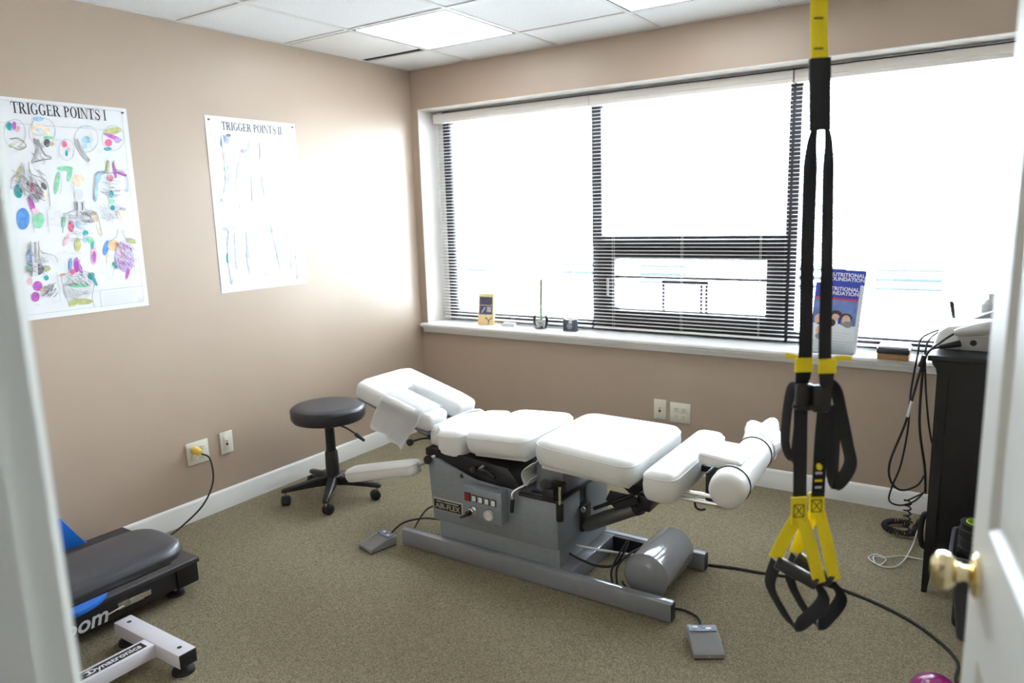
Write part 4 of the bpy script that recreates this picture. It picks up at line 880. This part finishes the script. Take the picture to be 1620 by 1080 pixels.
sl = [tp(1290, 200), tp(1284, 230), tp(1281, 290), tp(1277, 420), tp(1274, 560), tp(1271, 600)]
sr = [tp(1308, 200), tp(1311, 230), tp(1310, 290), tp(1308, 420), tp(1305, 560), tp(1308, 610)]
ribbon('main_strap', sl, .030, .003, RW, WEB, tr, wfun=lambda s: .012+.020*min(1, s*3))
ribbon('main_strap', sr, .022, .003, RW, WEB, tr, wfun=lambda s: .010+.013*min(1, s*3)+.008*s)
ribbon('lower_strap', [tp(1270, 585), tp(1267, 650), tp(1266, 720), tp(1265, 792)], .032, .004, RW, WEB, tr)
ribbon('lower_strap', [tp(1309, 590, -2.08), tp(1303, 650, -2.08), tp(1298, 710, -2.08), tp(1294, 785, -2.08)], .031, .004, RW, WEB, tr)
for (a_, b_) in (((1272, 566), (1271, 588)), ((1309, 568), (1308, 590))):
    ribbon('yellow_keeper', [tp(*a_, -2.104), tp(*b_, -2.104)], .041, .009, RW, YEL, tr, k=1)
ribbon('yellow_tab', [tp(1243, 562, -2.106), tp(1256, 564, -2.106), tp(1270, 570, -2.106)], .012, .003, (0, .2, 1), YEL, tr)
ribbon('yellow_tab', [tp(1310, 572, -2.09), tp(1328, 566, -2.09), tp(1348, 567, -2.09)], .012, .003, (0, .2, 1), YEL, tr)
for c_ in ((1272, 628), (1299, 630)):
    q = tp(*c_, -2.11); M_ = axes(q, RW, (0, 0, 1)); box('cam_buckle', (-.020, -.032, -.010), (.020, .032, .010), BLACK, tr, .005, M=M_)
    cyl('buckle_bar', q-RW*.024+Vector((0, -.008, -.02)), q+RW*.024+Vector((0, -.008, -.02)), .005, BLACK, tr, n=10)
ribbon('strap_loop', [tp(1268, 612, -2.09), tp(1254, 612, -2.09), tp(1247, 640, -2.09), tp(1242, 690, -2.09), tp(1246, 716, -2.09), tp(1256, 726, -2.09), tp(1262, 690, -2.08), tp(1266, 650, -2.08)], .03, .003, RW*.55+Vector((.3, -.8, 0)), WEB, tr)
ribbon('strap_loop', [tp(1308, 600, -2.07), tp(1322, 615, -2.07), tp(1330, 650, -2.07), tp(1340, 700, -2.07), tp(1345, 735, -2.07), tp(1326, 764, -2.07), tp(1317, 750, -2.06), tp(1319, 690, -2.06), tp(1316, 640, -2.06)], .034, .003, RW*.6+Vector((.3, -.75, 0)), WEB, tr)
q = tp(1296, 738, -2.0885)
lathe('logo_disc', [(0, 0), (.0085, 0), (.0085, .0006), (0, .0006)], q, (-.4, -.9, 0), YEL, tr, 18)
for dz, wd, mm in ((-.016, .008, LGREY), (-.035, .009, YEL), (-.052, .008, LGREY)):
    M_ = axes(q+Vector((0, 0, dz)), RW, (0, 0, 1)); box('logo_mark', (-wd, -.003, -.0006), (wd, .003, .0006), mm, tr, M=M_)
def handle(y, tab, lft, rgt, mid, bot, br):
    tpy = lambda p: at(*p, 1, y)
    tt, ll, rr_ = tpy(tab), tpy(lft), tpy(rgt)
    yb_ = ribbon('stitched_tab', [at(tab[0], tab[1]-20, 1, y-.003), at(tab[0], tab[1]+22, 1, y-.003)], .038, .006, RW, YEL, tr, k=1)
    M_ = axes(at(tab[0], tab[1]+2, 1, y-.0068), RW, (0, 0, 1)); w_ = .012
    bm = bmesh.new()
    for p_, q_ in (((-w_, w_*1.3), (w_, w_*1.3)), ((-w_, -w_*1.3), (w_, -w_*1.3)), ((-w_, -w_*1.3), (-w_, w_*1.3)), ((w_, -w_*1.3), (w_, w_*1.3)), ((-w_, -w_*1.3), (w_, w_*1.3)), ((-w_, w_*1.3), (w_, -w_*1.3))):
        a_, b_ = Vector(p_), Vector(q_); t_ = (b_-a_).normalized(); nn = Vector((-t_.y, t_.x))*.0011
        bm.faces.new([bm.verts.new((v.x, v.y, 0)) for v in (a_-nn, b_-nn, b_+nn, a_+nn)])
    from_bm('box_stitch', bm, YSTITCH, yb_, False, None, M_)
    ribbon('handle_webbing', [at(tab[0]-3, tab[1]+12, 1, y), at((tab[0]+lft[0])/2-2, (tab[1]+lft[1])/2+4, 1, y), ll], .030, .003, RW+Vector((0, -.4, 0)), YEL, tr)
    ribbon('handle_webbing', [at(tab[0]+4, tab[1]+12, 1, y), at((tab[0]+rgt[0])/2+2, (tab[1]+rgt[1])/2, 1, y), rr_], .033, .003, RW+Vector((0, .3, 0)), YEL, tr)
    l2, r2 = at(lft[0]+2, lft[1]+6, 1, y), at(rgt[0]-4, rgt[1]+2, 1, y)
    cyl('foam_grip', l2, r2, .0165, BLACKV, tr, n=20, bev=.004)
    ribbon('foot_loop', [l2, tpy((lft[0]-8, lft[1]+40)), tpy(mid), tpy(bot), tpy(((bot[0]+br[0])/2, bot[1]-12)), tpy(br), r2], .036, .003, RW*.35+Vector((.55, -.75, 0)), WEB, tr)
handle(TY-.02, (1264, 806), (1226, 882), (1297, 922), (1232, 955), (1256, 988), (1303, 948))
handle(TY+.05, (1292, 798), (1258, 874), (1320, 918), (1268, 955), (1292, 986), (1331, 945))

# ------------------------------------------------------------------ black cabinet with therapy device
CX0, CX1, CY0, CY1, CZ = 3.180, 3.72, -.818, -.36, .945
cb = thing('black_cabinet', 'tall black wooden cabinet with flared top under the window', 'cabinet', ((CX0+CX1)/2, (CY0+CY1)/2, 0))
prism('top', [(CX0-.032, CZ-.022), (CX0-.032, CZ-.004), (CX0-.028, CZ), (CX1+.03, CZ), (CX1+.03, CZ-.022)], 1, CY0-.032, CY1+.01, CABTOP, cb, .003)
prism('cornice', [(CX0-.02, CZ-.022), (CX0-.016, CZ-.036), (CX0-.004, CZ-.052), (CX0, CZ-.07), (CX1, CZ-.07), (CX1+.02, CZ-.022)], 1, CY0-.012, CY1, CABBLK, cb)
for x, y in ((CX0, CY0), (CX1-.045, CY0), (CX0, CY1-.045), (CX1-.045, CY1-.045)):
    bm = bmesh.new(); sx_ = x < 3.4; sy_ = y < -.6
    for_ = [(0, .018), (.14, .036), (CZ-.07, .036)]; rings = []
    for z, wd in for_:
        x0_ = x if sx_ else x+.045-wd; y0_ = y if sy_ else y+.045-wd
        rings.append([bm.verts.new(p) for p in ((x0_, y0_, z), (x0_+wd, y0_, z), (x0_+wd, y0_+wd, z), (x0_, y0_+wd, z))])
    for p_, q_ in zip(rings, rings[1:]):
        for i in range(4): bm.faces.new((p_[i], p_[(i+1) % 4], q_[(i+1) % 4], q_[i]))
    bm.faces.new(rings[0]); bm.faces.new(rings[-1]); from_bm('corner_post', bm, CABBLK, cb)
box('side_panel', (CX0+.03, CY0+.008, .12), (CX1-.03, CY0+.022, CZ-.07), CABBLK, cb); box('side_panel', (CX0+.03, CY1-.022, .12), (CX1-.03, CY1-.008, CZ-.07), CABBLK, cb)
box('door', (CX0+.006, CY0+.03, .15), (CX0+.024, CY1-.03, CZ-.08), CABBLK, cb, .003); box('back_panel', (CX1-.024, CY0+.03, .12), (CX1-.01, CY1-.03, CZ-.07), CABBLK, cb)
box('bottom_rail', (CX0+.03, CY0+.004, .115), (CX1-.03, CY0+.022, .17), CABBLK, cb, .003); box('bottom_shelf', (CX0+.01, CY0+.01, .115), (CX1-.01, CY1-.01, .13), CABBLK, cb)

dv = thing('therapy_device', 'white ultrasound therapy unit with grey handpiece on the cabinet', 'medical device', (3.40, -.60, CZ))
prism('body', [(3.168, CZ+.006), (3.160, CZ+.03), (3.172, CZ+.075), (3.20, CZ+.095), (3.62, CZ+.155), (3.66, CZ+.13), (3.66, CZ+.006)], 1, -.745, -.47, WPL, dv, .014)
box('side_strip', (3.235, -.750, CZ+.010), (3.63, -.742, CZ+.062), LGREY, dv, .002); cyl('knob', (3.285, -.752, CZ+.038), (3.285, -.745, CZ+.038), .011, BLACK, dv, n=16)
lathe('handpiece', [(0, 0), (.010, 0), (.016, .012), (.022, .06), (.027, .14), (.028, .22), (0, .22)], (3.225, -.775, CZ+.075), (1, .05, .24), LGREY, dv, 20)
cyl('cable_plug', (3.18, -.79, CZ+.022), (3.245, -.765, CZ+.036), .008, BLACK, dv, .013, n=12, bev=.002)
prism('head_cover', [(3.26, CZ+.10), (3.38, CZ+.16), (3.40, CZ+.12)], 1, -.60, -.52, MGREY, dv, .006)
lathe('gel_bottle', [(0, 0), (.032, 0), (.034, .02), (.034, .07), (.022, .085), (.012, .09), (.012, .11), (0, .11)], (3.33, -.50, CZ+.085), (0, 0, 1), LGREY, dv, 20)
prism('holder_clip', [(3.205, CZ+.10), (3.215, CZ+.10), (3.208, CZ+.155), (3.203, CZ+.165), (3.192, CZ+.165), (3.194, CZ+.15)], 1, -.56, -.54, BLACK, dv, .001)
cbY = -.80
def cp3(px, py, y): return at(px, py, 1, y)
tube('cable', [(3.222, -.775, CZ+.072), cp3(1490, 540, -.80), cp3(1466, 560, -.86), cp3(1452, 600, -.86), cp3(1432, 670, -.80), cp3(1408, 730, -.70), cp3(1409, 760, -.62), cp3(1425, 775, -.58), cp3(1450, 768, -.55), cp3(1462, 752, -.52)], .0042, BRUB, dv)
tube('cable', [(3.182, -.79, CZ+.022), cp3(1470, 555, -.86), cp3(1461, 580, -.86), cp3(1455, 650, -.82), cp3(1456, 690, -.80), cp3(1463, 740, -.72), cp3(1464, 780, -.62)], .0045, BRUB, dv)
tube('cable', [(3.165, -.62, CZ+.06), cp3(1458, 535, -.70), cp3(1452, 560, -.76), cp3(1441, 620, -.72), cp3(1436, 680, -.70), cp3(1425, 735, -.66), cp3(1411, 770, -.6), cp3(1407, 792, -.55), cp3(1425, 799, -.52), cp3(1447, 792, -.5), cp3(1462, 778, -.48)], .0036, BRUB, dv)
tube('cable', [(3.165, -.60, CZ+.05), cp3(1466, 545, -.75), cp3(1464, 600, -.75), cp3(1468, 660, -.74), cp3(1474, 700, -.70)], .0036, BRUB, dv)
cyl('cable_joint', cp3(1463, 562, -.875), cp3(1455, 580, -.875), .010, BLACK, dv, .007, n=10); cl_ = smoothpath([cp3(1466, 560, -.86), cp3(1452, 600, -.86), cp3(1432, 670, -.80), cp3(1408, 730, -.70)], 12); tube('cable_label', cl_[18:23], .0054, WPL, dv, n=8, k=0)
def coil(c, R_0, n, r, ang0, ang1):
    out = []
    for i in range(n*8+1):
        t = i/(n*8); a_ = ang0+(ang1-ang0)*t; b_ = 2*math.pi*i/8
        rad_ = Vector((math.cos(a_), math.sin(a_), 0)); out.append(Vector(c)+rad_*(R_0+r*math.cos(b_))+Vector((0, 0, r+.003+r*math.sin(b_))))
    return out
cc = at(1425, 838, 2, .01)
pts = coil(cc, .068, 34, .011, math.radians(60), math.radians(400))
tag(tube('coiled_cord', pts+[pts[-1]+Vector((.0, .03, .02))]+[Vector((3.085+.014*math.cos(i*1.57), -.40+.014*math.sin(i*1.57), .05+i*.006)) for i in range(28)]+[Vector((3.15, -.40, .26))], .0038, BRUB, n=6, k=2), 'coiled black handset cord lying on the carpet by the cabinet', 'cord')
hp = at(1462, 830, 1, -.42)
tag(tube('cable_bundle', [Vector((3.16+.035*math.cos(a_*math.pi/10)*.5, -.44, .10+.075*math.sin(a_*math.pi/10))) for a_ in range(20)], .012, BRUB, n=10, k=2, closed=True), 'thick black cable ring leaning by the cabinet leg', 'cable')
tag(tube('white_cord', [at(1474, 886, 2, .006), at(1455, 884, 2, .006), at(1428, 879, 2, .006), at(1402, 881, 2, .012), at(1385, 876, 2, .02), at(1374, 882, 2, .006), at(1390, 893, 2, .006), at(1402, 884, 2, .010), at(1382, 880, 2, .022), at(1388, 893, 2, .006), at(1412, 897, 2, .006), at(1430, 886, 2, .012), at(1444, 862, 2, .02), at(1452, 838, 2, .06), at(1460, 830, 2, .1)], .0026, WPL), 'thin white cord tangled on the carpet beside the cabinet', 'cord')

# bin with foam roller, and ball
bn = thing('waste_bin', 'tapered grey plastic bin behind the open door', 'bin', (3.40, -1.02, 0))
bm = bmesh.new(); rings = []
for z, w_, d__ in ((0, .085, .10), (.008, .09, .105), (.30, .125, .14), (.31, .132, .147), (.318, .130, .145), (.318, .120, .135), (.02, .082, .097)):
    o_ = rounded([(3.40-w_, -1.02-d__), (3.40+w_, -1.02-d__), (3.40+w_, -1.02+d__), (3.40-w_, -1.02+d__)], .03, 4); rings.append([bm.verts.new((p.x, p.y, z)) for p in o_])
for p_, q_ in zip(rings, rings[1:]):
    for i in range(len(p_)): bm.faces.new((p_[i], p_[(i+1) % len(p_)], q_[(i+1) % len(p_)], q_[i]))
bm.faces.new(rings[0]); bm.faces.new(rings[-1]); from_bm('bin_shell', bm, BIN, bn, 'auto')
fr = thing('foam_roller', 'ribbed black roller with lime core standing in the bin', 'foam roller', (3.36, -1.04, .022))
prof = [(0.03, 0), (.052, 0)]
for k in range(11): z = .01+k*.033; prof += [(.054, z), (.054, z+.022), (.048, z+.025), (.048, z+.031)]
prof += [(.052, .385), (.034, .385)]
lathe('roller_sleeve', prof, (3.345, -1.04, .022), (0, 0, 1), BRUB, fr, 28); lathe('roller_core', [(.034, 0), (.034, .388), (.030, .388), (.030, .0)], (3.345, -1.04, .022), (0, 0, 1), LIME, fr, 28)
bc_ = at(1478, 1105, 2, .072)
bl = lathe('exercise_ball', [(0, 0)]+[(.072*math.sin(k*math.pi/16), .072-.072*math.cos(k*math.pi/16)) for k in range(1, 16)]+[(0, .144)], (bc_.x, bc_.y, 0), (0, 0, 1), PURPLE, None, 32)
tag(bl, 'small glossy magenta ball on the carpet by the door', 'ball')

# ------------------------------------------------------------------ things on the sill
GOLD = mat('gold_card', (.80, .60, .30), .45, var=.08, vscale=40); NAVY = mat('navy_print', (.09, .09, .16), .4, var=.25, vscale=60); PALEY = mat('pale_yellow_card', (.86, .74, .26), .45, var=.04)
c_ = at(768, 514, 2, SZ); kx, ky = c_.x, c_.y
t = thing('display_box', 'slim gold and navy boxed card with a forked arrow on the sill', 'box', (kx, ky, SZ))
Mk = Matrix.Translation((kx, ky, SZ))@Matrix.Rotation(math.radians(-6), 4, 'X')@Matrix.Rotation(math.radians(12), 4, 'Z')
box('carton', (-.056, 0, 0), (.056, .028, .212), GOLD, t, .001, M=Mk)
box('top_band', (-.0555, -.0006, .192), (.0555, .0002, .2115), PALEY, t, M=Mk)
box('navy_panel', (-.046, -.0008, .135), (.046, .0, .188), NAVY, t, M=Mk); box('navy_panel', (-.046, -.0008, .072), (.046, 0, .131), NAVY, t, M=Mk)
bm = bmesh.new()
def strip(bm, a_, b_, w_):
    a_, b_ = Vector(a_), Vector(b_); t_ = (b_-a_).normalized(); n_ = Vector((-t_.y, t_.x))*w_/2
    bm.faces.new([bm.verts.new((v.x, -.0012, v.y)) for v in (a_-n_, b_-n_, b_+n_, a_+n_)])
strip(bm, (-.030, .082), (-.006, .118), .005)
for k in range(4): strip(bm, (.008, .092+k*.009), (.038, .092+k*.009), .0045)
from_bm('white_marks', bm, WPL, t, False, None, Mk)
bm = bmesh.new()
for a_, b_ in (((.022, .008), (.022, .030)), ((.022, .030), (.006, .046)), ((.022, .030), (.038, .046))): strip(bm, a_, b_, .006)
for p in ((.002, .052), (.042, .052)): strip(bm, (p[0]-.006, p[1]-.008), (p[0]+.006, p[1]), .007)
from_bm('forked_arrow', bm, NAVY, t, False, None, Mk)

c_ = at(805, 516, 2, SZ)
t = thing('card_holder', 'small clear plastic card holder lying between the gold box and vase', 'card holder', (c_.x, c_.y, SZ))
box('tray', (c_.x-.05, c_.y-.02, SZ), (c_.x+.05, c_.y+.03, SZ+.006), WPL, t, .002); box('card_stack', (c_.x-.044, c_.y-.006, SZ+.006), (c_.x+.044, c_.y+.02, SZ+.022), POSTER, t, .001)
box('front_lip', (c_.x-.05, c_.y-.02, SZ+.006), (c_.x+.05, c_.y-.017, SZ+.02), JAR, t)

c_ = at(853, 520, 2, SZ); vx, vy = c_.x, c_.y+.02
t = thing('bud_vase', 'small clear glass bowl of pebbles on the sill', 'vase', (vx, vy, SZ))
lathe('glass_bowl', [(0, 0), (.030, 0), (.036, .004), (.046, .03), (.050, .055), (.047, .082), (.045, .084), (.043, .082), (.046, .055), (.042, .03), (.032, .007), (0, .006)], (vx, vy, SZ), (0, 0, 1), JAR, t, 32)
rp = random.Random(5)
for k in range(34):
    zz_ = .014+.011*(k//9); rr = (.028+.003*(k//9))*math.sqrt(rp.random()); a_ = rp.random()*6.283; s_ = rp.uniform(.008, .012)
    bm = bmesh.new(); bmesh.ops.create_icosphere(bm, subdivisions=2, radius=1)
    from_bm('pebble', bm, STONE if k % 3 else mat('pale_pebble', (.66, .62, .56), .5, var=.2, vscale=80), t, True, None, Matrix.Translation((vx+rr*math.cos(a_), vy+rr*math.sin(a_), SZ+zz_))@Matrix.Rotation(rp.random()*3, 4, 'Z')@Matrix.Diagonal((s_*1.3, s_, s_*.75, 1)))
t = thing('bamboo_stem', 'single thin bamboo stem with bare twig standing in the glass bowl', 'plant', (vx, vy, SZ+.02))
s0 = Vector((vx+.004, vy, SZ+.02)); s1 = Vector((vx+.012, vy, 1.075)); s2 = Vector((vx+.018, vy, 1.262))
tube('stalk', [s0, s0*.5+s1*.5+Vector((-.003, 0, 0)), s1], .0085, STEM, t, n=10, rad=lambda s: .0085+.0012*(abs((s*7) % 1-.5) > .42))
tube('shoot', [s1-Vector((0, 0, .01)), s1*.5+s2*.5+Vector((.004, 0, 0)), s2], .004, mat('dry_shoot', (.62, .55, .42), .6, var=.2), t, n=8, rad=lambda s: .0052-.002*s)
tube('twig', [s2, s2+Vector((.04, .005, .012)), s2+Vector((.085, .01, .016))], .0025, MATS['dry_shoot'], t, n=6)
tube('twig', [s2-Vector((0, 0, .06)), s2+Vector((-.012, 0, -.03)), s2+Vector((-.014, .004, -.01))], .0022, MATS['dry_shoot'], t, n=6)

c_ = at(901, 524, 2, SZ); qx, qy = c_.x, c_.y
t = thing('desk_clock', 'small dark travel clock on the sill beside the vase', 'clock', (qx, qy, SZ))
SLATE = mat('slate_plastic', (.07, .08, .105), .35, var=.08)
box('case', (qx-.036, qy, SZ), (qx+.036, qy+.026, SZ+.072), SLATE, t, .006)
lathe('dial', [(0, 0), (.019, 0), (.019, .003), (.016, .004), (.016, .002), (0, .002)], (qx+.002, qy, SZ+.032), (0, -1, 0), MGREY, t, 22); box('display', (qx-.004, qy-.002, SZ+.052), (qx+.018, qy+.001, SZ+.066), WPL, t, .001)
for x in (-.039, .039): box('side_bracket', (qx+x-.005, qy-.006, SZ), (qx+x+.005, qy+.03, SZ+.078), SLATE, t, .003)

# brochures in a stand
RBLUE = mat('royal_blue_print', (.030, .055, .42), .35, var=.06, vscale=10); RSTR = mat('red_print', (.62, .05, .10), .4, var=.03); SKYP = mat('photo_sky_print', (.14, .22, .50), .4, var=.3, vscale=14); SKIN = mat('photo_skin_print', (.72, .46, .36), .45, var=.12, vscale=40); HAIR = mat('photo_hair_print', (.06, .045, .05), .5, var=.3, vscale=40); WPAPER = mat('brochure_paper', (.80, .82, .86), .4, var=.02)
c_ = at(1312, 562, 2, SZ); hx, hy = c_.x, max(c_.y, -.02)
t = thing('brochure_holder', 'clear plastic stand holding the blue brochures on the sill', 'brochure stand', (hx, hy, SZ))
box('holder_base', (hx-.10, hy-.005, SZ), (hx+.10, hy+.085, SZ+.004), JAR, t); box('holder_lip', (hx-.10, hy-.008, SZ), (hx+.10, hy-.005, SZ+.07), JAR, t)
def brochure(lab_, dx, dy, z0, w_, h_, tiltx, rolly, pic):
    t = thing('brochure', lab_, 'brochure', (hx+dx, hy+dy, SZ+z0))
    M_ = Matrix.Translation((hx+dx, hy+dy, SZ+z0))@Matrix.Rotation(math.radians(tiltx), 4, 'X')@Matrix.Rotation(math.radians(rolly), 4, 'Y')
    box('leaflet', (-w_/2, 0, 0), (w_/2, .006, h_), WPAPER, t, .0006, M=M_)
    f = lambda n_, x0, x1, z_0, z_1, mm, d_=.0006: box(n_, (x0, -d_, z_0), (x1, .0002, z_1), mm, t, M=M_)
    f('blue_band', -w_/2, w_/2, h_-.072, h_, RBLUE)
    for s_, zc in (('NUTRITIONAL', h_-.027), ('FOUNDATION', h_-.049)): text('lettering', s_, .0255, M_@axes((.016, -.0012, zc), (1, 0, 0), (0, 0, 1)), WPL, t, bold=.0006)
    if pic:
        f('red_stripe', -w_/2, w_/2, h_-.082, h_-.072, RSTR); f('photo_print', -w_/2, w_/2, h_-.205, h_-.082, SKYP)
        def blob(n_, x, z, rx, rz, mm, d_):
            bm = bmesh.new(); bm.faces.new([bm.verts.new((x+rx*math.cos(a_*math.pi/8), -d_, z+rz*math.sin(a_*math.pi/8))) for a_ in range(16)]); from_bm(n_, bm, mm, t, False, None, M_)
        zc = h_-.165
        for i, (x, z, rx, rz, mm) in enumerate(((-.055, zc-.02, .035, .03, SKIN), (-.05, zc-.012, .016, .02, HAIR), (.008, zc+.006, .030, .026, HAIR), (.008, zc-.008, .020, .022, SKIN), (.006, zc-.036, .03, .016, WPAPER), (.056, zc, .030, .020, HAIR), (.058, zc-.014, .020, .026, SKIN), (.066, zc-.034, .022, .016, MGREY), (-.006, zc-.032, .018, .018, HAIR))): blob('photo_figure', x, z, rx, rz, mm, .0009+.0001*i)
        f('photo_tag', .022, .034, h_-.20, h_-.168, RBLUE, .002)
        for k in range(6): f('text_line', -.02, .085-.01*(k % 3), .10-.014*k, .1015-.014*k, LGREY, .0008)
        f('photo_tag', -.075, -.05, .135, .142, NAVY, .001); blob('photo_figure', -.062, .105, .014, .02, SKIN, .001); blob('photo_figure', -.058, .075, .018, .016, MGREY, .0011)
brochure('front blue brochure with photo and red stripe reading NUTRITIONAL FOUNDATION', -.012, .012, .005, .205, .345, -9, 3, True)
brochure('rear brochure whose blue top shows above the one in front', .004, .034, .005, .205, .412, -9, 3, False)
# tissue-style box pair
c_ = at(1412, 570, 2, SZ)
t = thing('stacked_box', 'black-lidded white box on a tan base, on the sill', 'box', (c_.x, c_.y+.05, SZ))
box('tan_base', (c_.x-.068, c_.y+.002, SZ), (c_.x+.066, c_.y+.12, SZ+.030), TAN, t, .004); box('black_body', (c_.x-.072, c_.y-.004, SZ+.030), (c_.x+.07, c_.y+.125, SZ+.056), BLACKV, t, .006)
box('white_lid', (c_.x-.066, c_.y+.004, SZ+.056), (c_.x+.064, c_.y+.12, SZ+.066), WPL, t, .004)

# ------------------------------------------------------------------ outdoors, seen blown out through the glass
struct(box('ground', (-40, .6, -1.1), (45, 60, -1.0), mat('pale_concrete', (.75, .75, .74), .9, var=.08, vscale=.8)))
bd_ = thing('neighbour_building', 'pale low building seen beyond the window', 'building', (-2, 17, -1))
SID = mat('pale_siding', (.62, .64, .66), .7, var=.04, vscale=2); GLS = mat('dark_window_glass', (.016, .022, .026), .6, var=.1, vscale=2, spec=.1)
box('wall', (-14, 16, -1), (7, 24, 2.4), SID, bd_); box('roof', (-14.4, 15.6, 2.4), (7.4, 24.4, 2.65), mat('pale_roof', (.5, .5, .5), .8, var=.05), bd_)
for x in (-11.5, -7.2, -4.6, -.5, 1.6, 4.4):
    wf = box('window', (x-.8, 15.93, -.75), (x+.8, 16.0, -.05), WPL, bd_)
    for z in (-.70, -.46, -.22): box('pane', (x-.72, 15.9, z), (x+.72, 15.94, z+.12), GLS, wf)
